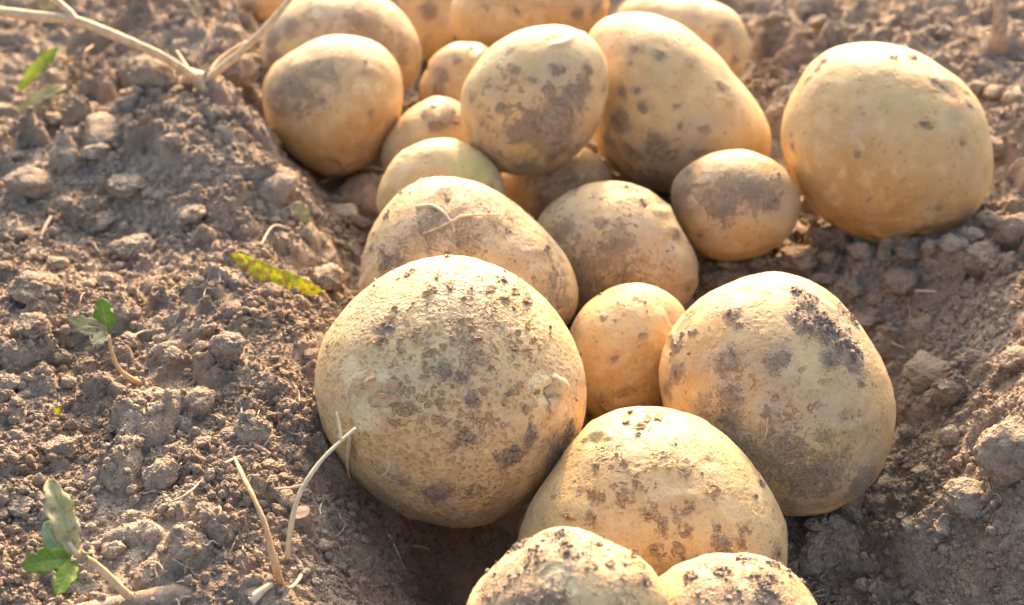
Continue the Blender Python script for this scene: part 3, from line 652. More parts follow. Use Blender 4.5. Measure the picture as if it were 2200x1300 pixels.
# ------------------------------------------------------------------ potato bodies
def build_potato(p, n):
    v, f = ico(7 if p['hi'] else 6)
    d = v.astype(float)
    P = potato_point(p, d)
    seed = n * 13 + 5
    rel = P - p['cen']
    nor = rel @ np.stack([p['r'], p['u'], p['w']], 1)
    Rt = np.interp(np.arctan2(d[:, 1], d[:, 0]), p['T'], p['RR'])
    nl = np.stack([d[:, 0] / Rt, d[:, 1] / Rt, d[:, 2] / p['c']], 1)
    nl /= np.linalg.norm(nl, axis=1)[:, None]
    N = nl[:, :1] * p['r'] + nl[:, 1:2] * p['u'] + nl[:, 2:] * p['w']
    X, Y, Z = rel.T + np.array([[n * .37], [n * .21], [n * .53]])
    rm = p['rm']
    disp = 0.040 * rm * perlin(X / (rm * .85), Y / (rm * .85), Z / (rm * .85), seed) + 0.012 * rm * fbm(X / (rm * .34), Y / (rm * .34), Z / (rm * .34), 3, seed + 1)
    ge = np.random.default_rng(900 + n)
    m = p['mpp']
    loc = rel @ np.stack([p['r'], p['u'], p['w']], 1)

    def front(px, py):
        dd = ray(px, py); t = np.dot(p['cen'] - CAM, p['w']) / np.dot(dd, p['w']); Q = CAM + dd * t - p['cen']
        a, b = np.dot(Q, p['r']), np.dot(Q, p['u'])
        e = (loc[:, 0] - a) ** 2 + (loc[:, 1] - b) ** 2 + np.where(loc[:, 2] < -0.05 * p['c'], 1.0, 0)
        return rel[int(np.argmin(e))]

    n1 = fbm(X / .006, Y / .006, Z / .006, 4, seed + 2, 0.6)
    n2 = fbm(X / .018, Y / .018, Z / .018, 3, seed + 3)
    n3 = fbm(X / .0025, Y / .0025, Z / .0025, 2, seed + 4)

    def patches(lst, wob=0.55, ext=1.15):
        out = np.zeros(len(P))
        for px, py, r, s_ in lst:
            q = front(px, py)
            dist = np.linalg.norm(rel - q, axis=1) / (r * m * ext)
            s_ = s_ * (0.82 if r > 55 and s_ < 1.05 else 1.0)
            out = np.maximum(out, s_ * smooth(1.65, 0.0, dist + wob * n1 * 0.8))
        return out
    dirt = patches(p['dirt'])
    clouds = smooth(0.0, 0.75, n2 * 0.9 + n1 * 0.45 + (p['dust'] - 0.35) * 1.3)
    dirt = np.clip(np.maximum(dirt, clouds * (0.30 + 0.75 * p['dust'])) , 0, 1.3)
    scab = np.clip(patches(p['scab'], 0.5, 0.9), 0, 1)
    peel_sheen = np.clip(patches(p['peel_sheen'], 0.4), 0, 1)
    green = np.clip(patches(p.get('green', []), 0.3), 0, 1)
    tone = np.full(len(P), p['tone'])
    tone += 0.30 * smooth(0.2, -0.9, nl @ np.array([0, 1, 0])) + 0.22 * n2  # lower side painted more orange, standing in for light bounced between potatoes
    for px, py, r in p['rust']:
        q = front(px, py)
        tone += 0.6 * smooth(1.3, 0.1, np.linalg.norm(rel - q, axis=1) / (r * m) + 0.3 * n1)
    for px, py, r, dep in p['eyes']:
        q = front(px, py); v_ = rel - q
        up = v_ @ p['u']
        dist = np.sqrt(((v_ ** 2).sum(1) + 1.2 * up ** 2)) / (r * m)
        disp += -dep * np.exp(-dist ** 2 * 1.2) + 0.5 * dep * np.exp(-((dist - 1.5) / .5) ** 2) * (up > 0)
    for _ in range(9):                       # buds with their brow ridges
        q = rel[ge.integers(len(rel))]
        r_e = ge.uniform(.0022, .0042); dep = ge.uniform(.0005, .0011)
        v_ = rel - q; along = ge.normal(size=3); along -= q * np.dot(along, q) / np.dot(q, q); along /= np.linalg.norm(along)
        brow = np.cross(q / np.linalg.norm(q), along)
        a_, b_ = v_ @ along, v_ @ brow
        dist = np.sqrt((a_ / 1.7) ** 2 + b_ ** 2 + ((v_ @ (q / np.linalg.norm(q))) * .5) ** 2) / r_e
        disp += -dep * np.exp(-dist ** 2) + 0.7 * dep * np.exp(-((dist - 1.35) / .45) ** 2) * smooth(-.2, .8, b_ / r_e)
        tone += 0.35 * np.exp(-dist ** 2 * 1.3); dirt = np.maximum(dirt, 0.62 * np.exp(-dist ** 2 * 2.2))
    mott = fbm(X / .0085, Y / .0085, Z / .0085, 5, seed + 6, 0.62)
    tone += 0.28 * perlin(X / .03, Y / .03, Z / .03, seed + 7) + 0.16 * n1
    film = smooth(-0.35, 0.9, 0.8 * fbm(X / .02, Y / .02, Z / .02, 4, seed + 8, 0.65) + 0.9 * dirt + 0.5 * (p['dust'] - 0.3))
    thick = smooth(0.55, 1.1, dirt)
    disp += thick * (0.0003 + 0.0008 * np.clip(n1 + 0.3, 0, 2) + 0.0003 * n3) * (1.0 if p['hi'] else 0.7)
    disp += 0.00025 * scab * n3 - 0.0004 * smooth(.4, .6, peel_sheen)
    disp += 0.00010 * n3
    V = rel + N * disp[:, None]
    p['skin'] = (rel, disp)
    me = mesh_from('potato', V, f, M_POTATO)
    set_attr(me, 'dirt', dirt); set_attr(me, 'scab', scab); set_attr(me, 'peel_sheen', peel_sheen)
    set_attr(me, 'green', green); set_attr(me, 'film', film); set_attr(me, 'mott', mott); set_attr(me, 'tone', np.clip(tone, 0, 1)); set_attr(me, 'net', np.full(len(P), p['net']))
    o = link('potato', me, loc=p['cen'])
    tag(o, p['label'], 'potato', 'potatoes heaped in the furrow')
    # crumbs of soil that stick to the dirtiest places
    wgt = np.clip(dirt - 0.55, 0, 1) * np.where(p['hi'], 1.0, 0.6)
    wgt = wgt + 0.004 * (p['dust'] + .1)
    nc = {'P1': 900, 'P2': 120, 'P3': 900, 'P5': 700, 'P20': 520, 'P21': 520, 'P10': 200, 'P7': 160, 'P6': 160}.get(p['key'], 60)
    if p['key'] == 'P8': nc = 40
    g = np.random.default_rng(100 + n)
    pick = g.choice(len(V), nc, p=wgt / wgt.sum())
    cv, cf = ico(2)
    vv, ff = [], []
    for k_, i in enumerate(pick):
        R = (0.00014 + 0.00055 * g.random() ** 4.0) * (1.5 if (p['key'] == 'P3' and dirt[i] > 1.0) else 1.0)
        jit = 1 + 0.45 * (g.random(len(cv)) - .5) * 2
        sc = R * (0.7 + 0.6 * g.random(3))
        vv.append(cv * jit[:, None] * sc + V[i] + N[i] * R * 0.35)
        ff.append(cf + k_ * len(cv))
    cm = mesh_from('soil_crumb', np.vstack(vv), np.vstack(ff), M_DUST)
    c_ = link('clinging_soil', cm, parent=o)
    c_['kind'] = 'stuff'
    p['obj'] = o
    p['front'] = lambda px, py, q=front: q(px, py) + p['cen']
    return o


for n, p in enumerate(POTATOES):
    build_potato(p, n)

# ------------------------------------------------------------------ loose crumbs (uncountable): one object, instanced grains
def clod_mesh(name, seed, sub=4, rough=0.30, mat=None, lumps=90):
    v, f = ico(sub)
    d = v.astype(float)
    o = seed * 3.17
    r = 1 + rough * fbm(d[:, 0] * 1.1 + o, d[:, 1] * 1.1, d[:, 2] * 1.1 + 7, 2, seed)
    g = np.random.default_rng(seed)
    for _ in range(3):                      # a few broken faces
        a = g.normal(size=3); a /= np.linalg.norm(a)
        cut = 0.72 + 0.2 * g.random()
        dd = d @ a
        r = np.where(dd * r > cut, cut / np.maximum(dd, .05) * 0.9 + r * 0.1, r)
    K_ = g.normal(size=(lumps, 3)); K_ /= np.linalg.norm(K_, axis=1)[:, None]
    rad = 0.10 + 0.34 * g.random(lumps) ** 2.5
    w_ = d + 0.10 * np.stack([perlin(d[:, 0] * 5 + o, d[:, 1] * 5, d[:, 2] * 5, seed + q) for q in range(3)], 1)
    ch = np.sqrt(np.maximum(0, 2 - 2 * np.clip(w_ @ K_.T, -1, 1)))
    bumps_ = (np.sqrt(np.maximum(0, 1 - (ch / rad) ** 2)) * rad * 0.42).max(1)
    r = r + bumps_ + rough * 0.35 * fbm(d[:, 0] * 6 + o, d[:, 1] * 6, d[:, 2] * 6, 3, seed + 5, 0.6)
    P = d * r[:, None] * np.array([1, 0.75 + 0.3 * g.random(), 0.62 + 0.25 * g.random()]) * 0.92
    return mesh_from(name, P, f, mat or M_CLOD)


protos = bpy.data.collections.new('crumb_shapes')
for k in range(10):
    protos.objects.link(bpy.data.objects.new('crumb_shape', clod_mesh('crumb_shape', 300 + k, 3, 0.5, None, 26)))

N_CR = 290000
g = np.random.default_rng(5)
cy_ = 0.22 + 0.88 * g.random(N_CR) ** 1.6
cx_ = (g.random(N_CR) * 2 - 1) * (0.10 + 0.33 * cy_) + 0.01
cr = 0.00026 + 0.0006 * g.random(N_CR) ** 2 + 0.0017 * g.random(N_CR) ** 12
dens = perlin(cx_ / 0.05, cy_ / 0.05, 0.0, 77)
keep = g.random(N_CR) < smooth(-0.6, 0.3, dens) * 0.9 + 0.1
cx_, cy_, cr = cx_[keep], cy_[keep], cr[keep]
cz_ = gz(cx_, cy_) + cr * (0.15 + 0.45 * g.random(len(cr)))
CP = np.stack([cx_, cy_, cz_], 1)
ok = np.ones(len(CP), bool)
for p in POTATOES:
    ok &= inside_potato(p, CP) > 1.0 + 0.002 / p['rm']
CP, cr = CP[ok], cr[ok]
pm = bpy.data.meshes.new('soil_crumbs')
pm.vertices.add(len(CP)); pm.vertices.foreach_set('co', CP.astype(np.float32).ravel())
a = pm.attributes.new('turn', 'FLOAT_VECTOR', 'POINT'); a.data.foreach_set('vector', (g.random((len(CP), 3)) * 6.283).astype(np.float32).ravel())
a = pm.attributes.new('grain', 'FLOAT', 'POINT'); a.data.foreach_set('value', cr.astype(np.float32))
crumbs = link('soil_crumbs', pm)
tag(crumbs, 'loose fine soil crumbs strewn over both banks and the furrow', 'soil crumbs', kind='stuff')
ng = bpy.data.node_groups.new('strew_crumbs', 'GeometryNodeTree')
ng.interface.new_socket('Geometry', in_out='INPUT', socket_type='NodeSocketGeometry')
ng.interface.new_socket('Geometry', in_out='OUTPUT', socket_type='NodeSocketGeometry')
gi = ng.nodes.new('NodeGroupInput'); go = ng.nodes.new('NodeGroupOutput')
ci = ng.nodes.new('GeometryNodeCollectionInfo')
ci.inputs['Collection'].default_value = protos
ci.inputs['Separate Children'].default_value = True
ci.inputs['Reset Children'].default_value = True
ip = ng.nodes.new('GeometryNodeInstanceOnPoints')
ip.inputs['Pick Instance'].default_value = True
na = ng.nodes.new('GeometryNodeInputNamedAttribute'); na.data_type = 'FLOAT_VECTOR'; na.inputs['Name'].default_value = 'turn'
er = ng.nodes.new('FunctionNodeEulerToRotation')
nb = ng.nodes.new('GeometryNodeInputNamedAttribute'); nb.data_type = 'FLOAT'; nb.inputs['Name'].default_value = 'grain'
ng.links.new(gi.outputs[0], ip.inputs['Points'])
ng.links.new(ci.outputs[0], ip.inputs['Instance'])
ng.links.new(na.outputs['Attribute'], er.inputs[0]); ng.links.new(er.outputs[0], ip.inputs['Rotation'])
ng.links.new(nb.outputs['Attribute'], ip.inputs['Scale'])
ng.links.new(ip.outputs[0], go.inputs[0])
md = crumbs.modifiers.new('strew', 'NODES'); md.node_group = ng

# ------------------------------------------------------------------ clods one can pick up
CLODS = [clod_mesh('clod', 500 + k, 5 if k < 6 else 4, 0.34) for k in range(14)]
ROUND = clod_mesh('round_clod', 640, 5, 0.16, None, 40)


def clod(px, py, r_px, label, group=None, variant=0, squash=1.0, sink=0.45, name='soil_clod', turn=None, mat=None):
    """A clod whose middle shows at (px, py) with radius r_px in the photograph."""
    P = hit(px, py + r_px * 0.55)
    D = np.linalg.norm(P - CAM)
    R = r_px * D / FPX
    o = link(name, ROUND if variant == 99 else CLODS[variant % len(CLODS)])
    o.scale = (R, R, R * squash)
    z = gz(P[0], P[1])[0]
    o.location = (P[0], P[1] + R * 0.25, z + R * squash * (0.78 - sink))
    gg = random.Random(int(px * 7 + py))
    o.rotation_euler = (gg.uniform(-.3, .3), gg.uniform(-.3, .3), gg.uniform(0, 6.28) if turn is None else turn)
    tag(o, label, 'soil clod', group)
    return o


NAMED = [
 (490,742,38,'rounded grey clod alone on smooth soil, left of the largest potato',0,.85),
 (372,760,25,'small clod just left of the rounded grey clod',1,.8),
 (75,612,50,'large smooth rounded clod at left edge above the seedling',2,.9),
 (288,522,46,'broad light-topped clod in the middle of the left bank',3,.8),
 (275,392,50,'big squat clod on upper left bank',4,.8),
 (70,700,36,'angular upright clod at left edge beside the seedling leaves',5,1.0),
 (205,322,34,'grey clod on the upper left bank below pale flat lump',6,.8),
 (325,150,46,'dark rounded clod in the shade beneath the long dry stem',7,.9),
 (508,150,46,'dark clod to the right of the dry stem crown',8,1.0),
 (235,268,56,'flat pale grey lump on the crest of the left bank',9,.55),
 (2176,968,74,'largest rounded clod, sunlit on top, at right edge',99,1.15),
 (2082,1064,54,'pale half buried lump below the largest right clod',99,.9),
 (2042,936,26,'dark round pebble-like clod near the largest right clod',99,1.0),
 (1712,548,52,'long rough clod between the small dusty-capped potato and right bank',3,.75),
 (1560,590,50,'rough clod cluster behind the soil-caked potato',4,.7),
 (2112,552,40,'blocky clod under the right side of big clean potato',5,.9),
 (1995,795,48,'wide jagged clod on the shaded right bank',6,.75),
 (2040,840,30,'upright clod under the wide jagged clod of right bank',7,1.0),
 (2180,500,44,'sunlit clod at right edge beside big clean potato',8,1.0),
 (2185,770,34,'sunlit clod at right edge above the largest right clod',9,.9),
 (425,862,38,'tall crumbly clod in front of the rounded grey clod',10,1.2),
 (338,872,18,'pea sized clod left of the tall crumbly clod',11,.9),
 (700,590,40,'shaded block of soil right of the lime green leaf',12,.9),
 (645,612,26,'little clod against the lime green leaf',13,.9),
 (345,1020,42,'crumbly lump near bottom left above the thin root',1,.9),
 (130,960,34,'brown clod at lower left above the leafy sprig',5,.9),
 (410,455,34,'rounded clod of upper left bank near its centre',6,.9),
 (590,395,52,'sunlit lump beside the left potatoes on the bank edge',7,.7),
 (735,455,30,'grey clod in front of the pale half buried potato',9,.7),
 (770,470,28,'clod touching the long dusty potato on its left',10,.7),
 (60,385,44,'clod at left edge of upper bank',11,.8),
 (215,470,34,'flat slab-like clod on the left bank',12,.6),
 (2130,300,50,'blurred clod in front of far right soil, beside big clean potato',3,.8),
 (1935,600,44,'clod on shaded slope below the big clean potato',8,.8),
 (1860,690,34,'clod near the soil-caked potato shoulder',12,.8),
]
for k, (px, py, r, lab, var, sq) in enumerate(NAMED):
    clod(px, py, r, lab, None, var, sq)

g = random.Random(21)
n_left = n_right = 0
tries = 0
named_pos = [(c[0], c[1], c[2]) for c in NAMED]
while n_left < 110 and tries < 3000:
    tries += 1
    px, py = g.uniform(0, 720), g.uniform(180, 1290)
    if px > 690 - abs(py - 800) * 0.1 and py < 1150: continue
    r = 9 + 17 * g.random() ** 2.2
    if any((px - a) ** 2 + (py - b) ** 2 < (c + r) ** 2 * 0.8 for a, b, c in named_pos): continue
    P = hit(px, py)
    if any(inside_potato(q, P[None])[0] < 1.15 for q in POTATOES): continue
    named_pos.append((px, py, r))
    clod(px, py, r, 'small rough crumb-edged clod, one of many strewn over the left bank', 'small clods on the left bank', g.randrange(14), g.uniform(.65, 1.0))
    n_left += 1
for px, py, r in ((1765,505,24),(1812,528,20),(1850,540,26),(1905,548,22),(1950,545,28),(2000,535,24),(2045,520,26),(2090,500,24),(2125,470,22),
                  (1560,566,18),(1620,562,20),(1680,528,22),(1725,500,20),(1905,1035,20),(1880,1075,24),(1840,1105,18),(1795,1120,22),(1745,1125,16),(1715,1150,20),(1935,985,18),(1945,930,16),(1770,600,22),(1830,620,26),(1880,640,20)):
    named_pos.append((px, py, r))
    clod(px, py, r, 'small rough clod, one of many scattered over the right bank', 'small clods on the right bank', g.randrange(14), g.uniform(.7, 1.0), 0.38)
    n_right += 1
tries = 0
while n_right < 125 and tries < 3000:
    tries += 1
    px, py = g.uniform(1500, 2190), g.uniform(20, 1290)
    if 1400 < px < 1940 and py > 560 and (px - 1670) ** 2 + (py - 850) ** 2 < 300 ** 2: continue
    r = 8 + 15 * g.random() ** 2
    if any((px - a) ** 2 + (py - b) ** 2 < (c + r) ** 2 * 0.8 for a, b, c in named_pos): continue
    P = hit(px, py)
    if any(inside_potato(q, P[None])[0] < 1.15 for q in POTATOES): continue
    named_pos.append((px, py, r))
    clod(px, py, r, 'small rough clod, one of many scattered over the right bank', 'small clods on the right bank', g.randrange(14), g.uniform(.65, 1.0))
    n_right += 1


# ------------------------------------------------------------------ stems, twigs, roots and leaves
def catmull(P, n):
    P = np.asarray(P, float)
    Q = np.vstack([2 * P[0] - P[1], P, 2 * P[-1] - P[-2]])
    out = []
    for i in range(1, len(Q) - 2):
        a, b, c, d = Q[i - 1:i + 3]
        for t in np.linspace(0, 1, n, endpoint=False):
            out.append(.5 * ((2 * b) + (c - a) * t + (2 * a - 5 * b + 4 * c - d) * t * t + (3 * b - a - 3 * c + d) * t ** 3))
    out.append(P[-1])
    return np.array(out)


def tube_arrays(path, r0, r1, sides=8, wob=0.12, seed=0):
    g = np.random.default_rng(seed)
    path = np.asarray(path, float); n = len(path)
    tan = np.gradient(path, axis=0); tan /= np.linalg.norm(tan, axis=1)[:, None]
    nrm = np.cross(tan[0], [0, 0, 1.0])
    if np.linalg.norm(nrm) < 1e-4: nrm = np.array([1.0, 0, 0])
    V = []
    rad = np.linspace(r0, r1, n) * (1 + wob * np.convolve(g.normal(size=n + 4), np.ones(5) / 5, 'valid'))
    for i in range(n):
        nrm = nrm - tan[i] * np.dot(nrm, tan[i]); nrm /= np.linalg.norm(nrm)
        b = np.cross(tan[i], nrm)
        th = np.linspace(0, 2 * np.pi, sides, endpoint=False)
        V.append(path[i] + rad[i] * (np.outer(np.cos(th), nrm) + np.outer(np.sin(th), b)))
    V = np.vstack(V)
    F = []
    for i in range(n - 1):
        for k in range(sides):
            a = i * sides + k; b = i * sides + (k + 1) % sides
            F += [(a, b, b + sides), (a, b + sides, a + sides)]
    c0, c1 = len(V), len(V) + 1
    V = np.vstack([V, path[0], path[-1]])
    for k in range(sides):
        F.append((c0, (k + 1) % sides, k)); o = (n - 1) * sides
        F.append((c1, o + k, o + (k + 1) % sides))
    return V, np.array(F)


def tube(name, path, r0, r1, mat, parent=None, n=8, sides=8, wob=0.12, base=None, seed=0):
    P = catmull(path, n)
    if base is None: base = P[0]
    V, F = tube_arrays(P, r0, r1, sides, wob, seed)
    o = link(name, mesh_from(name, V - np.asarray(base), F, mat), parent)
    sm = np.ones(len(F), bool); sm[-2 * sides:] = False          # cut ends stay crisp
    o.data.polygons.foreach_set('use_smooth', sm)
    if parent is None: o.location = base
    return o


def pt(px, py, dist):
    return CAM + ray(px, py) * dist


def soilpt(px, py, lift=0.0):
    P = hit(px, py)
    return P + np.array([0, 0, lift])


def depth(px, py):
    return np.linalg.norm(hit(px, py) - CAM)


def leaf(name, base, tip, width, facing, mat, parent, bow=0.12, fold=0.25, wave=0.06, shape=0.45, seed=0, twist=0.0):
    """A real blade: midrib from base to tip, folded along it, with thickness."""
    g = np.random.default_rng(seed)
    base, tip = np.asarray(base, float), np.asarray(tip, float)
    L = np.linalg.norm(tip - base); ax = (tip - base) / L
    nz = np.asarray(facing, float); nz = nz - ax * np.dot(nz, ax); nz /= np.linalg.norm(nz)
    sd_ = np.cross(ax, nz)
    ns, nt = 22, 11
    V, vein = [], []
    for i in range(ns):
        s_ = i / (ns - 1)
        w = width * (s_ ** (shape * 1.3)) * ((1 - s_) ** (0.62)) * 2.0 * (1 + 0.10 * math.sin(s_ * 19 + seed) + 0.06 * math.sin(s_ * 41 + seed * 2)) + 0.0002
        c = base + ax * L * s_ + nz * bow * L * math.sin(math.pi * s_)
        tw = twist * (s_ - .5)
        for j in range(nt):
            t = (j / (nt - 1)) * 2 - 1
            sv = sd_ * math.cos(tw) + nz * math.sin(tw)
            P = c + sv * w * 0.5 * t * (0.94 if t else 1) + nz * (abs(t) * fold * w * 0.5 + wave * w * math.sin(s_ * 17 + t * 2 + seed) * abs(t))
            V.append(P)
            side = abs(((s_ * 7 - abs(t) * 1.2) % 1.0) - .5) * 2
            vein.append(max(math.exp(-(t / .10) ** 2), 0.7 * max(0, 1 - side * 4)))
    V = np.array(V)
    F = []
    for i in range(ns - 1):
        for j in range(nt - 1):
            a = i * nt + j
            F.append((a, a + 1, a + nt + 1, a + nt))
    org = np.asarray(parent.location) if parent is not None else base
    me = mesh_from(name, V - org, np.array(F), mat)
    set_attr(me, 'vein', vein)
    o = link(name, me, parent)
    if parent is None: o.location = base
    md = o.modifiers.new('thickness', 'SOLIDIFY'); md.thickness = 0.00025; md.offset = 0
    return o


def empty(name, loc, label, cat, group=None):
    o = bpy.data.objects.new(name, None); COL.objects.link(o); o.location = loc
    o.empty_display_size = 0.01
    return tag(o, label, cat, group)


TOCAM = -FWD
# long dry stem on the crest
K = hit(432, 172)
dK = np.linalg.norm(K - CAM)
st = empty('dead_potato_plant', K, 'dry straw-coloured potato stem with two long arms rising from left crest', 'plant')
def rel(px, py, dist): return pt(px, py, dist) - K
def stube(name, pts, r0, r1, mat, seed):
    P = catmull([pt(*q) for q in pts], 10)
    V, F = tube_arrays(P, r0, r1, 10, 0.10, seed)
    return link(name, mesh_from(name, V - K, F, mat), st)
stube('stalk', [(432,180,dK+.002),(398,152,dK-.004),(330,112,dK-.006),(250,78,dK-.004),(165,45,dK+.002),(80,35,dK+.012),(-60,18,dK+.03)], .0021, .0026, M_STEM, 1)
stube('stalk', [(440,182,dK+.002),(462,158,dK-.006),(520,110,dK-.012),(575,55,dK-.014),(630,-10,dK-.01),(680,-70,dK)], .0022, .0012, M_STEM, 2)
stube('side_twig', [(165,46,dK+.001),(140,18,dK+.006),(95,-20,dK+.015)], .0021, .0016, M_STEM, 3)
stube('side_twig', [(425,178,dK),(405,150,dK+.008),(380,110,dK+.02)], .0012, .0007, M_STEM, 4)
stube('side_twig', [(440,178,dK),(470,130,dK+.012),(520,95,dK+.02),(545,90,dK+.026)], .0012, .0007, M_STEM, 5)
stube('root_collar', [(470,215,dK+.004),(440,180,dK),(420,165,dK+.004),(405,160,dK+.012)], .0050, .0030, M_STEM, 6)

# lime green fallen leaf half covered with soil
dl = depth(590, 600) - 0.012
lf = empty('fallen_leaf', pt(730, 690, dl), 'bright lime green narrow leaf dusted with soil, drooping down the left bank', 'leaf')
o = leaf('leaf_blade', pt(695, 628, dl - .002), pt(497, 545, dl + .012), .0095, TOCAM + np.array([.1, 0, -.3]), M_LIME, lf, bow=.13, fold=.25, shape=.42, seed=3)
P = catmull([pt(735, 700, dl + .004), pt(722, 668, dl), pt(693, 626, dl - .002)], 8)
V, F = tube_arrays(P, .0009, .0008, 7, 0.1, 3)
link('leaf_stalk', mesh_from('leaf_stalk', V - np.asarray(lf.location), F, M_TWIG), lf)

# seedling on the left bank
B = hit(305, 826)
ds = np.linalg.norm(B - CAM)
sg = empty('seedling', B, 'tiny four-leaved seedling with curved orange stem on the left bank', 'seedling')
P = catmull([pt(312, 826, ds + .002), pt(285, 815, ds - .004), pt(258, 795, ds - .008), pt(243, 765, ds - .010), pt(233, 722, ds - .012)], 8)
V, F = tube_arrays(P, .0010, .0007, 8, 0.08, 5)
link('stem', mesh_from('stem', V - B, F, M_TWIG), sg)
leaf('leaf', pt(232, 712, ds - .012), pt(218, 640, ds - .010), .0075, TOCAM, M_GREEN, sg, .06, .3, .1, .35, 11)
leaf('leaf', pt(231, 714, ds - .012), pt(146, 684, ds - .014), .0058, np.array([0, -.6, .8]), M_DUSTY, sg, .08, .25, .05, .45, 12)
leaf('leaf', pt(231, 716, ds - .012), pt(166, 709, ds - .018), .0038, np.array([0, -.7, .7]), M_DUSTY, sg, .06, .25, .05, .45, 13)
leaf('leaf', pt(233, 718, ds - .013), pt(196, 739, ds - .019), .0048, np.array([0, -.8, .6]), M_DUSTY, sg, .05, .2, .03, .40, 14)

# leafy sprig, bottom left
B = hit(290, 1288)
db_ = np.linalg.norm(B - CAM)
sp_ = empty('leafy_sprig', B, 'leafy sprig with one large dusty leaf and three green ones, bottom left', 'sprig')
P = catmull([pt(292, 1290, db_ + .002), pt(270, 1275, db_ - .004), pt(225, 1230, db_ - .010), pt(195, 1205, db_ - .014), pt(165, 1190, db_ - .016), pt(148, 1165, db_ - .016)], 8)
V, F = tube_arrays(P, .0013, .0009, 9, 0.15, 8)
link('stem', mesh_from('stem', V - B, F, M_STEM), sp_)
leaf('leaf', pt(160, 1192, db_ - .016), pt(104, 1028, db_ - .010), .0092, TOCAM + np.array([.4, 0, .2]), M_DUSTY, sp_, .07, .35, .10, .40, 21)
leaf('leaf', pt(152, 1200, db_ - .014), pt(95, 1124, db_ - .006), .0088, TOCAM + np.array([-.3, 0, .1]), M_TEAL, sp_, .05, .15, .05, .40, 22)
leaf('leaf', pt(150, 1200, db_ - .016), pt(46, 1218, db_ - .018), .0085, np.array([-.1, -.6, .8]), M_GREEN, sp_, .08, .30, .06, .42, 23)
leaf('leaf', pt(160, 1206, db_ - .016), pt(118, 1280, db_ - .024), .0066, TOCAM + np.array([.2, -.2, .1]), M_GREEN, sp_, .05, .25, .04, .42, 24)
leaf('leaf', pt(170, 1190, db_ - .014), pt(192, 1203, db_ - .018), .0040, TOCAM, M_DUSTY, sp_, .05, .4, .1, .40, 25)

# thick branch along the bottom edge
o = tube('fallen_branch', [soilpt(120, 1345, .001), soilpt(230, 1308, 0), soilpt(320, 1284, -.001), soilpt(395, 1266, -.0022), soilpt(440, 1255, -.008)], .0038, .0030, M_BARK, n=8, sides=14, wob=.10)
tag(o, 'thick brown branch half buried along the bottom left edge', 'branch')

# two upright twigs
P0 = hit(603, 1258); d0 = np.linalg.norm(P0 - CAM)
o = tube('twig', [pt(606, 1262, d0 + .002), pt(590, 1210, d0 - .006), pt(570, 1130, d0 - .008), pt(545, 1070, d0 - .006), pt(520, 1020, d0 + .002), pt(504, 984, d0 + .012)], .0012, .0006, M_TWIG, sides=9, wob=.25, seed=31)
tag(o, 'straight orange-brown twig standing in soil at lower left', 'twig')
P0 = hit(616, 1210); d0 = np.linalg.norm(P0 - CAM)
tw = empty('twig', P0, 'curved pale greenish twig leaning against the largest potato', 'twig')
def ttube(name, pts, r0, r1, mat, seed):
    P = catmull([pt(*q) for q in pts], 8)
    V, F = tube_arrays(P, r0, r1, 8, 0.10, seed)
    return link(name, mesh_from(name, V - P0, F, mat), tw)
ttube('shoot', [(616,1212,d0+.002),(622,1150,d0-.008),(635,1085,d0-.012),(655,1040,d0-.012),(690,990,d0-.010),(730,950,d0-.008),(764,920,d0-.006)], .0010, .0005, M_PALE, 32)
ttube('side_shoot', [(733,946,d0-.008),(728,912,d0-.008),(722,885,d0-.008)], .0005, .0003, M_PALE, 33)
ttube('side_shoot', [(655,1040,d0-.012),(625,1048,d0-.010),(590,1050,d0-.004)], .0004, .0003, M_ROOT, 34)

# stump of a cut stalk
P0 = hit(652, 1150); d0 = np.linalg.norm(P0 - CAM)
o = tube('stalk_stump', [P0 + np.array([0, .003, -.006]), P0 + np.array([0, .003, .002]), P0 + np.array([-.0008, .003, .0075])], .0038, .0030, M_DEADWOOD, n=6, sides=11, wob=.4, seed=35)
tag(o, 'short grey stump of a cut stalk in the bank beside largest potato', 'stump')

# blurred upright stalk, top right
P0 = hit(2148, 112); d0 = np.linalg.norm(P0 - CAM)
o = tube('dry_stalk', [pt(2150, 118, d0 + .004), pt(2148, 80, d0 - .006), pt(2150, 30, d0 - .008), pt(2152, -40, d0 - .008)], .0038, .0044, M_BARK, sides=12, seed=36)
tag(o, 'thick blurred brown stalk standing upright at top right corner', 'stalk')

# small leaves upper left
for (b, t, w, fac, mat, lab, nm) in [
  ((128,100),(40,196), .0075, TOCAM + np.array([.2, 0, .2]), M_FRESH, 'blurred slender yellow-green leaf below the dry stem at upper left', 'fallen_leaf'),
  ((140,185),(35,243), .008, np.array([0, -.7, .7]), M_DUSTY, 'pale dusty leaf scrap at upper left edge', 'fallen_leaf'),
  ((628,438),(662,476), .009, np.array([0, -.7, .7]), M_DUSTY, 'small crumpled pale leaf on the bank left of the heap', 'fallen_leaf'),
  ((118,12),(90,16), .006, TOCAM, M_DUSTY, 'pale leaf tip hanging near top left corner', 'fallen_leaf'),
  ((120,888),(134,872), .0035, TOCAM, M_LIME, 'tiny yellow-green sprout tip on the left bank', 'sprout'),
]:
    dd = min(depth(*b), depth(*t)) - 0.006
    o = leaf(nm, pt(*b, dd), pt(*t, dd - .002), w, fac, mat, None, .10, .3, .12, .42, int(b[0]))
    tag(o, lab, 'leaf' if nm == 'fallen_leaf' else 'sprout')
dd = depth(150, 125) - .01
o = tube('twig', [pt(128, 122, dd), pt(150, 128, dd - .002), pt(180, 112, dd), pt(200, 98, dd + .01)], .0011, .0007, M_TWIG, seed=41)
tag(o, 'short curved twig holding the blurred yellow-green leaf', 'twig')

